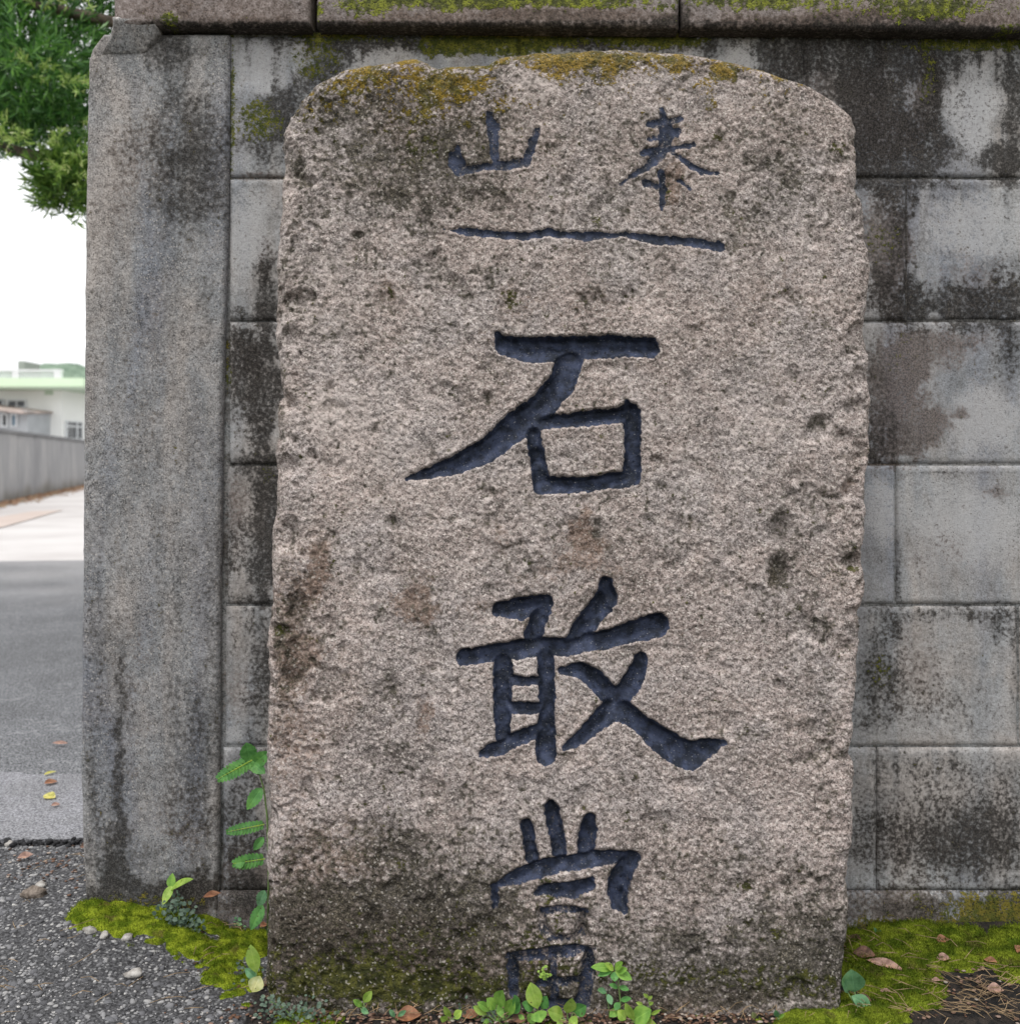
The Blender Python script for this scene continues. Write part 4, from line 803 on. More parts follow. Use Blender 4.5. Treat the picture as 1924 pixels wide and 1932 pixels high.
# grey green creeping herbs: clusters of tiny leaves
def creeper(px, py, label, blobs, mat='lf_grey', size=8, d=None, lift=.0):
    w_ = Weed(px, py, label, d)
    geos = []; stems = MB()
    for bx, by, n_, sp_ in blobs:
        c = w_.P(bx, by); stems.tube([w_.b-w_.b, (c-w_.b)*.5+Vector((0,0,.004)), c-w_.b], [.0009,.0008,.0005], 5)
        for _ in range(n_):
            a_ = random.gauss(0, sp_*.5); b_ = random.gauss(0, sp_*.35); p = w_.P(bx+a_, by+b_, random.uniform(-.008, .008)); th = random.uniform(0, 6.28); l_ = size*random.uniform(.6, 1.2)/F*w_.d
            q_ = p+Vector((math.cos(th)*l_, random.uniform(-.5, .2)*l_, math.sin(th)*l_*.7)); geos.append(leaf_geo(p, q_, l_*.75, (random.uniform(-.4, .4), -.8, .9), .6, .1, .2, ns=4))
    link('foliage', leaf_mesh('foliage', geos, w_.b), M[mat], w_.t); link('stem', stems.mesh('stem'), M['stem'], w_.t); return w_
creeper(338, 1752, 'grey green fine-leaved creeping herb on the moss before the pillar', [(335,1700,20,16),(340,1725,60,36),(335,1745,60,34),(350,1752,26,26),(320,1715,26,26)], size=10)
creeper(372, 1762, 'small pale grey sprig on the moss right of the creeping herb', [(372,1748,14,16),(376,1762,14,14),(366,1740,10,12)], size=9)
creeper(448, 1745, 'tiny bluish sprig low on the moss near the tall weed', [(447,1740,12,12)], size=8, mat='lf_blue')
creeper(560, 1928, 'low grey green creeping weed at the left front foot of the stone', [(545,1915,50,50),(590,1920,40,40),(520,1925,40,40),(575,1900,20,30),(510,1890,20,26)], size=9)
creeper(480, 1858, 'grey green fine-leaved weed beside the two round leaves', [(470,1825,26,22),(475,1850,30,24),(490,1880,26,30),(500,1900,26,30)], size=9)
creeper(900, 1925, 'fine grey green weed trailing along the stone foot', [(905,1915,26,50),(935,1922,26,30),(870,1924,16,26)], size=8)
creeper(590, 1868, 'small blue green sprig sprouting at the stone foot on the left', [(598,1862,9,14)], size=14, mat='lf_blue')
W_ = Weed(479, 1858, 'weed with one lime round leaf and one yellowing leaf against the stone edge', 1.27)
W_.stem([(482,1862),(484,1838),(480,1820)], .001); W_.leaf((484,1836), (472,1786), 27, 'lf_lime', dd=(0,-.008), shape=.6); W_.leaf((491,1842), (476,1872), 30, 'lf_pale', shape=.6, dd=(-.004,-.016)); W_.leaf((482,1846), (462,1828), 16, 'lf_blue')
# weeds along the foot of the stone
def rosette(px, py, label, leaves, d=1.245, stem_to=None, mat='lf_bright'):
    w_ = Weed(px, py, label, d)
    for (a_, b_, wd, *r_) in leaves:
        m_l = r_[0] if r_ else mat
        w_.leaf(a_, b_, wd, m_l, shape=.62, up=(random.uniform(-.4, .4), -1, random.uniform(.3, .9)), dd=(random.uniform(-.004, .004), random.uniform(-.014, -.004)), bend=.18)
        w_.stem([(px, py), ((px+a_[0])/2, (py+a_[1])/2+2), a_], .0009)
    return w_
rosette(690, 1912, 'single small lime round leaf sprig left of the middle weeds', [((686,1892),(700,1872),16,'lf_lime'),((684,1900),(668,1888),12),((680,1903),(694,1912),11,'lf_blue')])
rosette(750, 1925, 'tiny pale sprig low at the stone foot', [((745,1920),(735,1906),9,'lf_blue'),((750,1918),(765,1908),9,'lf_blue')])
rosette(848, 1932, 'pair of small lime seedling leaves at the stone foot', [((850,1920),(838,1902),13,'lf_lime'),((856,1922),(870,1908),16,'lf_lime'),((846,1926),(832,1922),13,'lf_lime')])
rosette(945, 1930, 'bushy round-leaved bright green weed left below the carved characters', [((935,1905),(920,1885),22),((940,1900),(946,1872),28),((950,1905),(938,1912),24),((955,1915),(968,1888),24,'lf_bright'),((950,1918),(944,1940),26),((965,1912),(980,1894),20,'lf_green'),((975,1905),(972,1880),16,'lf_green'),((925,1908),(902,1892),16),((918,1915),(894,1900),15,'lf_lime'),((930,1925),(912,1942),20),((972,1918),(990,1928),16)])
rosette(1016, 1932, 'upright weed with one tall oval lime leaf and round lower leaves', [((1014,1904),(1001,1857),31,'lf_lime'),((1014,1908),(1020,1928),32,'lf_bright'),((1006,1905),(988,1893),20,'lf_green'),((1022,1904),(1030,1882),22,'lf_green'),((1010,1914),(996,1930),20)])
rosette(1072, 1936, 'spreading weed with four pale lime round leaves', [((1062,1918),(1036,1908),27,'lf_lime'),((1070,1912),(1079,1888),24,'lf_lime'),((1074,1922),(1088,1934),22,'lf_lime'),((1066,1926),(1052,1942),22,'lf_lime'),((1080,1912),(1104,1900),26,'lf_green')])
rosette(1188, 1936, 'broad-leaved lime weed at the bottom edge right of the tall sprig', [((1180,1925),(1166,1908),20,'lf_lime'),((1192,1928),(1226,1906),34,'lf_bright'),((1186,1930),(1190,1960),34,'lf_lime'),((1196,1926),(1180,1896),16,'lf_lime'),((1200,1932),(1236,1934),26,'lf_lime')])
w_ = Weed(1168, 1932, 'tall thin weed with stacked pointed leaves before the right of the carving', 1.248)
w_.stem([(1168,1932),(1170,1890),(1166,1850),(1160,1828)], .0011); w_.stem([(1150,1932),(1148,1900),(1142,1870)], .0008)
for a_, b_, wd, mm in [((1158,1828),(1116,1824),17,'lf_bright'),((1156,1830),(1128,1841),13,'lf_green'),((1160,1830),(1173,1816),14,'lf_bright'),((1160,1832),(1192,1848),19,'lf_bright'),((1158,1831),(1142,1818),13,'lf_lime'),((1158,1834),(1160,1852),16,'lf_green'),((1162,1836),(1182,1828),14,'lf_bright'),
                       ((1168,1862),(1186,1868),11,'lf_green'),((1166,1864),(1150,1858),10,'lf_green'),((1144,1872),(1128,1868),12,'lf_blue'),((1146,1876),(1154,1896),12,'lf_blue'),((1170,1888),(1190,1884),11,'lf_green'),((1168,1892),(1160,1906),13,'lf_green'),((1168,1905),(1150,1918),16,'lf_bright')]:
    w_.leaf(a_, b_, wd, mm, up=(0,-.8,.8), dd=(0,-.008), shape=.5)
w_ = Weed(1228, 1928, 'slender sprig with tiny yellow buds right of the tall weed', 1.25)
w_.stem([(1228,1930),(1226,1905),(1222,1880)], .0007); w_.stem([(1226,1905),(1210,1896)], .0005)
for a_, b_ in [((1222,1882),(1214,1876)),((1222,1886),(1230,1880)),((1212,1896),(1200,1892)),((1210,1897),(1204,1904)),((1224,1895),(1232,1892)),((1228,1915),(1246,1906)),((1227,1918),(1212,1918))]:
    w_.leaf(a_, b_, 7, 'lf_lime', dd=(0,-.004))
rosette(1618, 1905, 'bluish green weed with two large rounded leaves at the right edge of the stone', [((1612,1872),(1606,1834),44,'lf_blue'),((1606,1880),(1644,1902),27,'lf_blue'),((1600,1874),(1592,1852),16,'lf_blue')], 1.275)
rosette(1656, 1770, 'tiny two-leaf sprout at the wall base right of the stone', [((1655,1762),(1650,1752),6,'lf_blue'),((1657,1762),(1661,1756),6,'lf_blue'),((1652,1768),(1644,1764),6,'lf_blue')], 1.47)
w_ = creeper(1030, 1850, 'tiny bright sprig growing in the lowest carved character', [(1022,1836,10,10),(1032,1842,10,8)], 'lf_lime', 8, 1.257)
rosette(1424, 1926, 'two tiny rounded seed leaves before the right of the stone', [((1424,1922),(1420,1912),11,'lf_pale')], 1.24)
rosette(1468, 1924, 'tiny round bluish leaf sprout before the right of the stone', [((1467,1920),(1463,1908),11,'lf_blue'),((1470,1921),(1478,1915),7)], 1.24)

# ------------------------------------------------------------------ fallen leaves, twigs and needles
def fallen(px, py, lx_, ly_, wd, mat, label, d=None, lift=.006, curl=.06):
    b = at(px, py, d) if d else gp(px, py)+Vector((0, 0, lift)); A = Vector((-lx_/2, -ly_/2, 0))/F*b.y; Bv = Vector((lx_/2, ly_/2, 0))/F*b.y
    me = leaf_mesh('fallen_leaf', [leaf_geo(A, Bv+Vector((0, 0, .002)), wd/F*b.y*1.3, (0, -.35, 1), .55, .12, .35, curl=curl)], (0, 0, 0))
    return tag(link('fallen_leaf', me, M[mat], None, tuple(b)), label, 'leaf')
fallen(382,1719,46,14,22,'dead','curled rust brown leaf on the moss right of the creeping herb', lift=.014)
fallen(400,1690,30,20,12,'dead','small brown leaf leaning at the pillar foot', 1.47)
for a_ in [(498,1755,14,12,10,'dead','small tan leaf piece on the moss below the tall weed'),(1669,1830,58,-44,17,'dead2','long pinkish brown pod-like leaf lying right of the stone'),
 (1778,1783,26,8,14,'dead','small reddish leaf lying high on the right moss'),(1779,1818,26,-6,14,'dead2','small pinkish leaf in the middle of the right moss'),(1868,1823,18,-18,12,'dead','small orange leaf on the moss near the right edge'),
 (1877,1878,30,-8,18,'dead2','pinkish broad leaf among needles near the right bottom corner'),(1765,1860,14,-8,8,'dead2','tiny pink leaf scrap above the dark soil'),(1671,1882,22,-14,9,'dead2','small orange tipped leaf right of the bluish weed'),
 (1628,1895,20,-34,14,'dead3','withered brown leaf under the bluish weed'),(1612,1780,16,-30,13,'dead3','dull brown leaf leaning at the stone edge'),(1630,1810,40,-16,22,'dead3','dark curled leaf beside the right edge of the stone'),
 (888,1927,34,6,16,'dead','terracotta red leaf lying at the stone foot'),(980,1934,30,8,20,'dead3','dark brown crumpled leaf under the round-leaved weed'),(762,1905,38,-20,26,'dead2','pale crumpled leaf at the left front of the stone'),(770,1928,50,10,26,'dead','reddish leaf flat on the soil at the left front of the stone'),
 (805,1872,24,18,20,'dead3','purplish brown leaf standing against the stone foot'),(1920,1800,14,30,10,'dead','narrow reddish leaf cut by the right edge of the picture')]:
    fallen(*a_)
for px_, py_, lx_, ly_, wd, mm, lb, in [(113,1409,28,2,5,'dead2','thin pinkish brown leaf on the dark asphalt beside the pillar'),(93,1511,26,-6,10,'yellow','yellow fallen leaf on the pale concrete apron'),(96,1484,16,10,9,'dead','small orange brown leaf above the yellow leaf'),(105,1527,12,6,6,'dead2','tiny pink leaf scrap below the yellow leaf'),(95,1466,12,14,5,'yellow','tiny yellow bract above the orange leaf')]:
    b = Vector(((px_-CX)/F*gd(py_), gd(py_), ROAD_Z+.008)); me = leaf_mesh('fallen_leaf', [leaf_geo(Vector((-lx_/2,-ly_,0))/F*b.y, Vector((lx_/2,ly_,0))/F*b.y, wd*2.0/F*b.y, (0,-.4,1), .55, .1, .3)], (0,0,0))
    tag(link('fallen_leaf', me, M[mm], None, tuple(b)), lb, 'leaf')
fallen(48,1624,24,20,14,'dead2','pinkish tan leaf piece on the gravelly asphalt below the apron edge'); fallen(160,1605,16,10,12,'dead3','dark reddish leaf scrap at the pillar corner')
# pale stones lying loose
t = NT('loose_stone', 0.85, .3); ls = t.out(t.mix(t.step(t.noise(90, 4), .35, .65), (0.24,0.22,0.20), (0.48,0.46,0.43)), t.noise(250, 3), .6, .002)
t = NT('brown_stone', 0.9, .2); bs = t.out(t.mix(t.step(t.noise(120, 4), .35, .65), (0.13,0.105,0.085), (0.28,0.235,0.20)), t.noise(200, 3), .8, .003)
for px_, py_, rw, rh, mm, lb in [(170,1754,12,8,ls,'white pebble at the tip of the moss'),(197,1764,10,8,ls,'rounded white pebble right of the first at the moss edge'),(62,1685,27,11,bs,'brown broken stone lying on the gravelly asphalt'),(76,1669,10,7,ls,'white chip lying above the brown stone'),(252,1836,16,9,ls,'rough whitish stone on the asphalt below the moss'),
      (239,1767,10,8,ls,'pale pebble under the edge of the moss'),(180,1712,7,5,ls,'tiny white pebble at the pillar corner'),(509,1848,12,8,bs,'grey flat pebble under the trailing moss clumps'),(20,1592,9,6,ls,'white pebble at the broken apron edge'),(1733,1838,5,4,ls,'tiny white pebble on the right moss'),(1470,1985,6,5,ls,'small pebble before the stone')][:10]:
    b = gp(px_, py_+rh*.6); s_ = b.y/F; v = IV2*np.array([rw, rh*1.3, rh])*s_; v = v*(1+.8*(fbm(IV2+px_, 1.5, 3)-.5)[:, None]*2)
    tag(link('stone', np_mesh('stone', v, T=IF2, smooth=(mm is ls)), mm, None, (b.x, b.y, b.z+rh*s_*.45)), lb, 'stone')
# dry needles: two strewn heaps and a few twigs
def needles(name, label, regs, seed):
    rng = random.Random(seed); m = MB()
    for cx, cy, sx, sy, n_, ang, la, lb in regs:
        for _ in range(n_):
            p = gp(cx+rng.gauss(0, sx), min(cy+rng.gauss(0, sy), 1990)); th = R(rng.gauss(ang, 28)); l_ = rng.uniform(la, lb)/F*p.y; dx, dy = math.cos(th)*l_/2, math.sin(th)*l_/2*1.6; z_ = p.z+rng.uniform(.003, .013)
            m.tube([(p.x-dx, p.y-dy, z_), (p.x, p.y+rng.uniform(-.003, .003), z_+rng.uniform(0, .004)), (p.x+dx, p.y+dy, z_+rng.uniform(-.004, .004))], [.0003, .00045, .00025], 4)
    return tag(m.build(name, M['straw']), label, 'plant litter', None, 'stuff')
needles('dry_needles', 'dry straw coloured needles heaped on the dark soil at the right', [(1825,1895,60,14,40,-12,20,60),(1870,1855,60,14,26,-10,20,50),(1900,1880,40,20,14,20,20,50),(1740,1840,60,30,26,-25,20,50),(1700,1790,50,22,18,-25,14,40),(1680,1900,30,20,16,-20,20,50),(1840,1920,60,10,30,-10,20,50)], 3)
needles('dry_needles', 'dry brown needles and rootlets littering the soil along the stone foot', [(1350,1922,140,8,34,20,14,44),(800,1915,110,12,40,30,14,40),(640,1905,60,16,30,50,14,44),(1150,1925,100,8,20,10,14,36),(980,1925,80,8,22,0,14,36),(1600,1830,14,30,14,-40,10,30),(540,1880,26,20,16,30,14,36)], 4)
needles('dry_needles', 'thin brown twigs scattered on the gravelly asphalt', [(300,1870,120,36,16,30,20,60),(80,1890,60,30,10,20,20,50),(200,1640,60,20,14,10,14,36),(430,1770,50,30,14,-10,10,34),(110,1780,60,40,6,0,14,40)], 5)
t = NT('leaf_crumbs'); crumb = t.out(t.ramp(t.attr('tone'), [(0, (0.03,0.022,0.018)), (.5, (0.13,0.07,0.045)), (.85, (0.26,0.17,0.13)), (1, (0.42,0.38,0.33))]))
pts = []
for cx, cy, sx, sy, n_ in [(760,1918,150,14,420),(1000,1926,120,8,300),(1330,1922,150,10,380),(1620,1830,16,50,240),(560,1905,50,20,200),(1800,1860,110,40,260),(150,1640,90,24,160),(450,1760,60,40,120)]:
    for _ in range(n_):
        p = gp(cx+random.gauss(0, sx), min(cy+random.gauss(0, sy), 2000)); pts.append((p.x, p.y, p.z+.002))
pts = np.array(pts); rr_ = RNG.uniform(.0012, .0042, len(pts))
V, T, tn = join_stones(np.arange(len(pts)), pts[:, 0], pts[:, 1], pts[:, 2], rr_, IV*np.array([1, 1, .5]), IF, RNG.random(len(pts)))
tag(link('leaf_litter', np_mesh('leaf_litter', V, T=T, attrs={'tone': tn}, smooth=False), crumb), 'crumbled brown leaf litter and soil grains round the stone foot', 'leaf litter', None, 'stuff')

# ------------------------------------------------------------------ far side of the road: fence, house, hills
ux = (406-CX)/F                                   # direction the far fence runs in
p0 = Vector(((0-CX)/F*gd(945), gd(945), 0)); p1 = Vector(((152-CX)/F*gd(915), gd(915), 0)); dirf = (p1-p0).normalized(); nf = Vector((-dirf.y, dirf.x, 0))
fence = thing('garden_wall', tuple(p0), 'low streaked grey concrete garden wall across the road', 'wall')
t = NT('streaked_concrete', .9); mpn = t.n('ShaderNodeMapping'); t.L(t.co, mpn.inputs[0]); mpn.inputs['Scale'].default_value = (1.1, 1.1, .45)
k = t.noise(1.6, 5, .65, co=mpn.outputs[0]); col = t.ramp(k, [(.25, (.20,.20,.21)), (.5, (.28,.28,.285)), (.75, (.38,.37,.365))])
zz = t.n('ShaderNodeSeparateXYZ'); t.L(t.co, zz.inputs[0]); dm = t.step(t.math('ADD', zz.outputs[2], t.math('MULTIPLY', t.noise(1.2, 4), .5)), .52, .25); col = t.mix(t.math('MULTIPLY', dm, .6), col, (.10,.085,.055))
tp = t.step(t.math('ADD', zz.outputs[2], t.math('MULTIPLY', t.noise(1.5, 3), .2)), 1.05, 1.16); col = t.mix(t.math('MULTIPLY', tp, .7), col, (.12,.125,.13))
fc = t.out(col, t.noise(12, 4), .4, .01)
a_ = -5.0
while a_ < 30:
    c = p0+dirf*(a_+1.5); MB().obox(c, dirf, nf, 1.49, .07, ROAD_Z-.1, 1.02).build('panel', fc, fence); a_ += 3.0
c = p0+dirf*12.5; MB().obox(c, dirf, nf, 17.6, .095, 1.024, 1.07).build('coping', fc, fence)
m = MB(); pa_, pb_ = p0+dirf*-5-nf*.08, p0+dirf*30-nf*.08; wv = -nf*.28
m.add([(pa_.x,pa_.y,ROAD_Z+.001),(pb_.x,pb_.y,ROAD_Z+.001),(pb_.x+abs(wv.x),pb_.y+wv.y,ROAD_Z+.001),(pa_.x+abs(wv.x),pa_.y+wv.y,ROAD_Z+.001)], [(0,1,2,3)]); tag(m.build('verge', verge_mat), kind='structure')
rngl = np.random.default_rng(4); n_ = 1500; tt = rngl.uniform(-5, 30, n_); oo = np.abs(rngl.normal(0, .2, n_))+.1; X_ = p0.x+dirf.x*tt+oo; Y_ = p0.y+dirf.y*tt+oo*.2
V, T, tn = join_stones(np.arange(n_), X_, Y_, np.full(n_, ROAD_Z+.01), rngl.uniform(.02, .05, n_), IV*np.array([1, 1, .3]), IF, rngl.random(n_))
t = NT('orange_litter'); ol_m = t.out(t.ramp(t.attr('tone'), [(0, (.22,.12,.07)), (.6, (.36,.21,.13)), (1, (.45,.34,.22))]))
tag(link('leaf_litter', np_mesh('leaf_litter', V, T=T, attrs={'tone': tn}, smooth=False), ol_m), 'orange fallen leaves gathered along the far garden wall', 'leaf litter', None, 'stuff')

HD = 34.0
house = thing('house', tuple(Vector(((60-CX)/F*HD, HD, 0))), 'white flat-roofed house with pale green roof edge and white balustrade beyond the road', 'house')
white = flat('white_paint', (.88,.89,.87), .7, var=.02, sc=.8); lgreen = flat('pale_green_paint', (.66,.82,.60), .7, var=.04, sc=.7); soff = flat('soffit_paint', (.52,.62,.50), .8, var=.04)
cream = flat('annex_paint', (.42,.44,.46), .8, var=.08, sc=2); glass = flat('window_glass', (.045,.05,.055), .15, .5, var=.2, sc=1); bglass = flat('blue_window_glass', (.12,.20,.27), .2, .5, var=.2, sc=1); alu = flat('window_frame', (.62,.64,.66), .5)
rust = flat('rusty_sheet', (.40,.33,.30), .7, var=.3, sc=2); dark = flat('dark_metal', (.07,.07,.08), .6); rail = flat('balustrade_paint', (.74,.76,.76), .7, var=.05, sc=3)
hx = lambda px, d=HD: (px-CX)/F*d
hz = lambda py, d=HD: CH-(py-HY)/F*d
B = lambda x0, x1, y0, y1_, z0, z1: MB().box(x0, x1, y0, y1_, z0, z1)
B(hx(-170), hx(117), HD, HD+7, 0, hz(732)).build('wall', white, house)
slab = B(hx(-185), hx(156, HD-1), HD-1, HD+8, hz(729, HD-1), hz(713, HD-1)).build('roof_slab', lgreen, house)
B(hx(-183), hx(154, HD-1), HD-.96, HD+7.9, hz(729, HD-1)-.06, hz(729, HD-1)-.003).build('soffit', soff, house)
B(hx(85), hx(100), HD-.03, HD-.002, hz(745), hz(735)).build('vent', soff, house)
zt, zb = hz(697, HD-.9), hz(713, HD-1)+.002; bal = B(hx(-180), hx(140), HD-.95, HD-.8, zt-.06, zt).build('balustrade', rail, house)
kx = hx(-180)+.05; bm_ = None
while kx < hx(138):
    if bm_ is None: bm_ = B(-.02, .02, -.04, .04, zb, zt-.062).mesh('baluster')
    link('baluster', bm_, rail, bal, (kx-house.location.x, HD-.87-house.location.y, -house.location.z)); kx += .10
for px_ in (-110, -30, 50, 126): B(hx(px_), hx(px_)+.2, HD-.98, HD-.77, zb, zt+.003).build('balustrade_post', rail, bal)
def window(x0, x1, y0, y1_, yd, mullions=1, gm=glass, dep=.08):
    xa, xb, za, zb_ = hx(x0, yd), hx(x1, yd), hz(y1_, yd), hz(y0, yd)
    f_ = MB(); e = .05; f_.box(xa, xb, yd-dep, yd-.002, za, za+e).box(xa, xb, yd-dep, yd-.002, zb_-e, zb_).box(xa, xa+e, yd-dep+.002, yd-.004, za+e, zb_-e).box(xb-e, xb, yd-dep+.002, yd-.004, za+e, zb_-e)
    for k_ in range(mullions): xm = xa+(xb-xa)*(k_+1)/(mullions+1); f_.box(xm-.025, xm+.025, yd-dep+.004, yd-.006, za+e, zb_-e)
    fo_ = f_.build('window', alu, house); MB().box(xa+e, xb-e, yd-.03, yd-.01, za+e, zb_-e).build('pane', gm, fo_)
window(-30, 9, 752, 767, HD, 1); window(15, 51, 754, 770, HD, 1)
xs0 = hx(117); yA, yB, zA_, zB_ = -xs0*F/(CX-122), -xs0*F/(CX-152), hz(829, 34.7), hz(794, 34.7); e = .05
f_ = MB(); f_.box(xs0+.002, xs0+.08, yA, yB, zA_, zA_+e).box(xs0+.002, xs0+.08, yA, yB, zB_-e, zB_).box(xs0+.004, xs0+.078, yA, yA+e, zA_+e, zB_-e).box(xs0+.004, xs0+.078, yB-e, yB, zA_+e, zB_-e).box(xs0+.004, xs0+.076, (yA+yB)/2+.15, (yA+yB)/2+.25, zA_+e, zB_-e).box(xs0+.005, xs0+.074, yA+e, yB-e, zB_-.21, zB_-.15)
fo_ = f_.build('window', alu, house); MB().box(xs0+.01, xs0+.03, yA+e, yB-e, zA_+e, zB_-e).build('pane', glass, fo_)
AD = HD-1.6
ax0, ax1 = hx(-80, AD), hx(52, AD)
B(ax0, ax1, AD, HD-.01, 0, hz(774, AD)).build('annex_wall', cream, house)
window(4, 17, 780, 806, AD, 0); window(21, 34, 780, 806, AD, 0, bglass)
m = MB(); zA, zB = hz(761, AD-.5), hz(777, AD-.5); m.add([(ax0, AD-.5, zA), (hx(58, AD), AD-.5, zB), (hx(58, AD), HD-.02, zB+.10), (ax0, HD-.02, zA+.14), (ax0, AD-.5, zA-.06), (hx(58, AD), AD-.5, zB-.06), (hx(58, AD), HD-.02, zB+.04), (ax0, HD-.02, zA+.08)], [(0,1,2,3),(7,6,5,4),(0,4,5,1),(1,5,6,2),(2,6,7,3),(3,7,4,0)]); m.build('awning', rust, house)
MB().tube([(hx(52), HD-.5, hz(777)), (hx(70), HD-.45, hz(780)), (hx(86), HD-.3, hz(782))], .045, 6).build('gutter_pipe', dark, house); B(hx(82), hx(88), HD-.3, HD-.005, hz(798), hz(785)).build('meter_box', flat('grey_box', (.4,.42,.46)), house)
MB().tube([(hx(117, HD+2), HD+2.1, hz(752, HD+2)), (hx(128, HD+2), HD+2.1, hz(770, HD+2)), (hx(150, HD+2), HD+2.1, hz(785, HD+2))], .02, 5).build('cable', dark, house)
B(hx(34, 60), hx(46, 60), 60, 62, 0, hz(681, 60)).build('distant_block', flat('far_block', (.32,.36,.32), .9), None); bpy.data.objects['distant_block'].name = 'distant_building'
tag(bpy.data.objects['distant_building'], 'small grey green building top showing over the balustrade', 'building')
# wooded hill behind
hv = []; xs_ = np.linspace(-170, 20, 140); hm = MB()
hp = np.interp(CX+xs_/130*F, [-1500, -30, 10, 30, 60, 75, 90, 105, 118, 128, 145, 152, 300, 1200], [720, 700, 696, 692, 688, 681, 679, 683, 686, 684, 692, 697, 700, 720])
for i, x_ in enumerate(xs_):
    zt_ = CH-(hp[i]-HY)/F*130+.25*math.sin(i*2.1)+.2*random.random()
    hv += [(x_, 128, -1), (x_, 129, zt_*.8), (x_, 133, zt_), (x_, 150, zt_*.9), (x_, 170, -1)]
me = np_mesh('hill', hv, Q=[(i*5+j, (i+1)*5+j, (i+1)*5+j+1, i*5+j+1) for i in range(len(xs_)-1) for j in range(4)])
t = NT('far_woods', .95, .05); hmz = t.out(t.mix(t.step(t.noise(.5, 5, .7), .35, .65), (.14,.20,.15), (.26,.34,.26)), t.noise(.8, 4), 1, 1.)
tag(link('hill', me, hmz), kind='structure')

# ------------------------------------------------------------------ overhanging tree
tree = thing('tree', (-0.95, 3.75, 0), 'dense dark green narrow-leaved tree hanging over the road behind the pillar', 'tree')
tb = Vector(tree.location)
bark = flat('bark', (.13,.10,.08), .9, var=.4, sc=40, bump=.6)
m = MB()
m.tube([(-.95,3.75,-.05),(-.93,3.75,.7),(-.98,3.7,1.5),(-1.0,3.65,2.2),(-1.05,3.6,2.9),(-1.0,3.6,3.4)], [.09,.075,.065,.055,.04,.02], 10)
m.build('trunk', bark, tree, smooth=True)
T3d = 3.5
for pts_, r0 in [([(-.98,3.7,1.45),(-1.25,3.55,1.62)]+[tuple(at(150,300,3.42)),tuple(at(60,292,3.42)),tuple(at(0,275,3.45)),tuple(at(-80,240,3.5))], .028),
                 ([(-1.0,3.65,2.1),(-1.2,3.6,2.1)]+[tuple(at(120,20,3.6)),tuple(at(40,5,3.6)),tuple(at(-60,-20,3.6))], .024),
                 ([(-.98,3.7,1.3)]+[tuple(at(200,370,3.45)),tuple(at(140,360,3.4)),tuple(at(105,352,3.38))], .014),
                 ([(-1.0,3.65,2.2),(-.6,3.6,2.5),(-.3,3.5,2.7)], .03), ([(-1.05,3.6,2.8),(-1.5,3.5,3.0),(-1.8,3.4,3.1)], .03)]:
    MB().tube(pts_, [r0*(1-.12*i) for i in range(len(pts_))], 7).build('limb', bark, tree, smooth=True)
# crown clumps: (x, y, z, rx, ry, rz, leaves)
def cl(px, py, d, rx_, ry_, n_, kind=0): c = at(px, py, d); return (c, rx_/F*d, .22 if rx_ > 60 else .12, ry_/F*d, n_, kind)
clumps = [cl(60,110,3.6,150,120,3400), cl(-60,60,3.6,170,150,1800), cl(110,-60,3.6,160,90,3000), cl(70,90,3.8,180,180,9500), cl(60,200,3.7,140,70,2600), cl(40,235,3.45,130,62,3400), cl(-90,220,3.5,110,90,900), cl(150,220,3.5,60,60,800), cl(126,360,3.4,42,50,3200,1), cl(160,350,3.42,44,60,1600,1), cl(-80,-200,3.6,260,160,1800), cl(250,-260,3.6,330,150,2200),
          cl(60,120,3.35,110,80,1300)]
clumps += [(Vector((-.42,3.55,2.75)), .5, .35, .34, 2600, 0), (Vector((-1.0,3.6,3.3)), .6, .45, .4, 3000, 0), (Vector((-1.7,3.45,3.0)), .45, .4, .35, 2200, 0)]
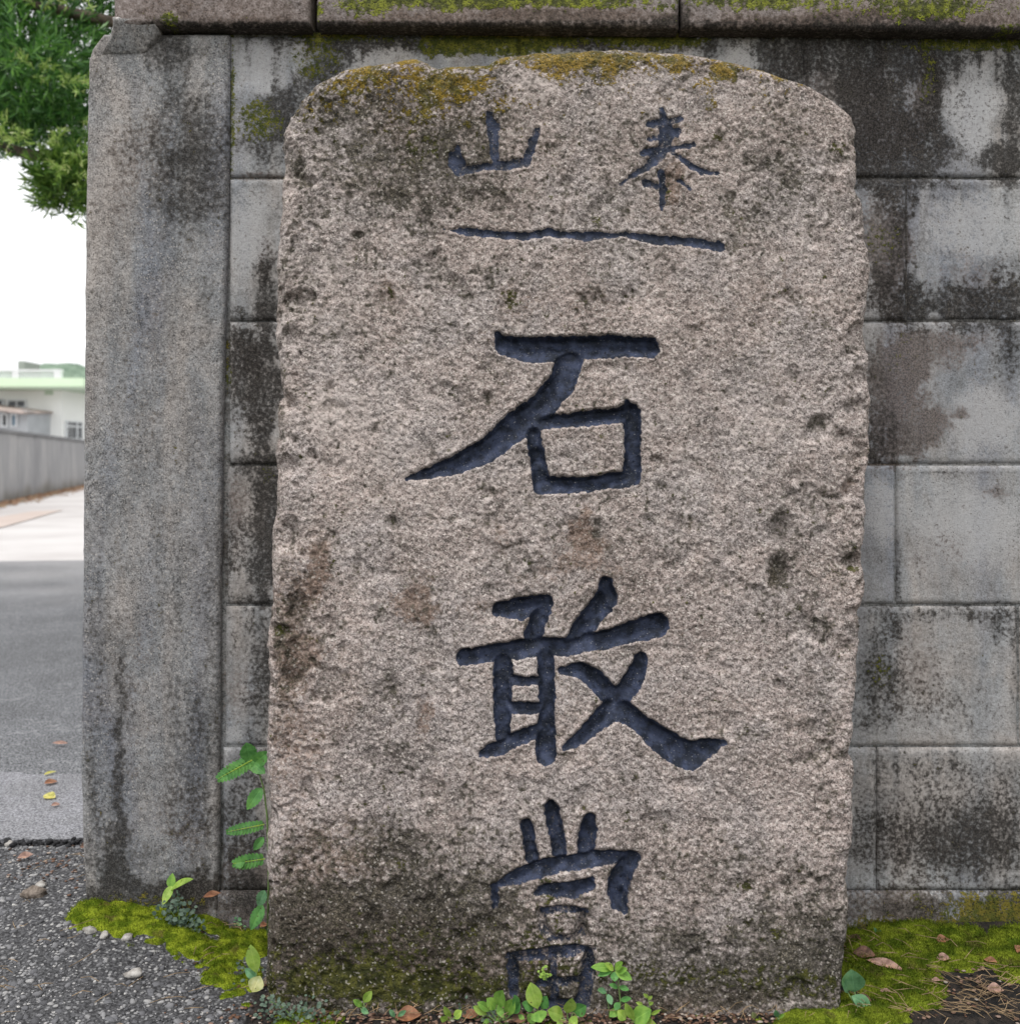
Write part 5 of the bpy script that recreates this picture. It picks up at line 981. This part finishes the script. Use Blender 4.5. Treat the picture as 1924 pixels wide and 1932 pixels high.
def crown(name, cls, mat, size, tipw=0.0, seed=0):
    rng = np.random.default_rng(seed); VV = []; TT = []; n0_ = 0
    for c, rx_, ry_, rz_, n_, kd in cls:
        # sprigs: each a short twig direction carrying a tuft of narrow leaves
        ns = max(1, n_//16); u_ = rng.normal(0, 1, (ns, 3)); u_ /= np.linalg.norm(u_, axis=1)[:, None]; rad_ = rng.random(ns)**.45*(0.8+.45*fbm(u_*1.0+c[0]*9, 2.2, 2, seed))
        q_ = np.array(c)+u_*rad_[:, None]*np.array([rx_, ry_, rz_])
        dr = u_*np.array([1, 1, .4])+rng.normal(0, .35, (ns, 3))+np.array([0, 0, .55]); dr /= np.linalg.norm(dr, axis=1)[:, None]
        for j in range(16):
            l_ = size*rng.uniform(.6, 1.15, ns); ld = dr*.9+rng.normal(0, .55, (ns, 3)); ld /= np.linalg.norm(ld, axis=1)[:, None]
            b_ = q_+dr*(j/16*size*1.5)[..., None] if False else q_+dr*(j/16*size*1.5)
            s_ = np.cross(ld, rng.normal(0, 1, (ns, 3))); s_ /= np.linalg.norm(s_, axis=1)[:, None]; wv_ = (l_*.085)[:, None]
            md = b_+ld*(l_*.5)[:, None]; tp_ = b_+ld*l_[:, None]
            VV.append(np.stack([b_, md-s_*wv_, tp_, md+s_*wv_], 1).reshape(-1, 3)); k_ = n0_+np.arange(ns)*4; TT.append(np.stack([k_, k_+1, k_+2, k_+3], -1)); n0_ += ns*4
    V_ = np.concatenate(VV)-np.array(tb); return link(name, np_mesh(name, V_, Q=np.concatenate(TT), smooth=False), mat, tree)
def foliage(name, c1, c2, c3):
    t = NT(name, .38, .5); geo = t.n('ShaderNodeNewGeometry').outputs['Random Per Island']; col = t.ramp(geo, [(0, c1), (.55, c2), (1, c3)])
    m = t.out(col); tr = t.n('ShaderNodeBsdfTranslucent'); t.L(col, tr.inputs[0]); mxs = t.n('ShaderNodeMixShader'); mxs.inputs[0].default_value = .3
    t.L(t.b.outputs[0], mxs.inputs[1]); t.L(tr.outputs[0], mxs.inputs[2]); t.L(mxs.outputs[0], t.t.nodes['Material Output'].inputs[0]); return m
fd = foliage('evergreen_leaves', (.022,.075,.018), (.065,.19,.035), (.16,.34,.06)); fy = foliage('young_leaves', (.20,.34,.06), (.34,.50,.10), (.55,.60,.25))
crown('crown', [c for c in clumps if c[5] == 0], fd, .046, seed=3)
crown('hanging_clump', [c for c in clumps if c[5] == 1], foliage('mid_green_leaves', (.05,.12,.02), (.12,.24,.04), (.28,.42,.08)), .042, seed=5)
# young shoots: chains of small pale tufts along twigs
yc = []
for a_, b_, n_ in [((35,100),(70,140),7),((70,140),(165,165),12),((0,250),(60,265),10),((60,262),(165,285),12),((100,330),(155,322),8),((70,12),(165,5),9),((150,230),(165,240),3),((0,285),(20,232),6)]:
    for i in range(n_):
        t_ = i/max(1, n_-1); c = at(a_[0]+(b_[0]-a_[0])*t_+random.gauss(0, 3), a_[1]+(b_[1]-a_[1])*t_+random.gauss(0, 4), 3.22); yc.append((c, .02, .02, .018, 16, 0))
crown('young_shoots', yc, fy, .024, seed=9)
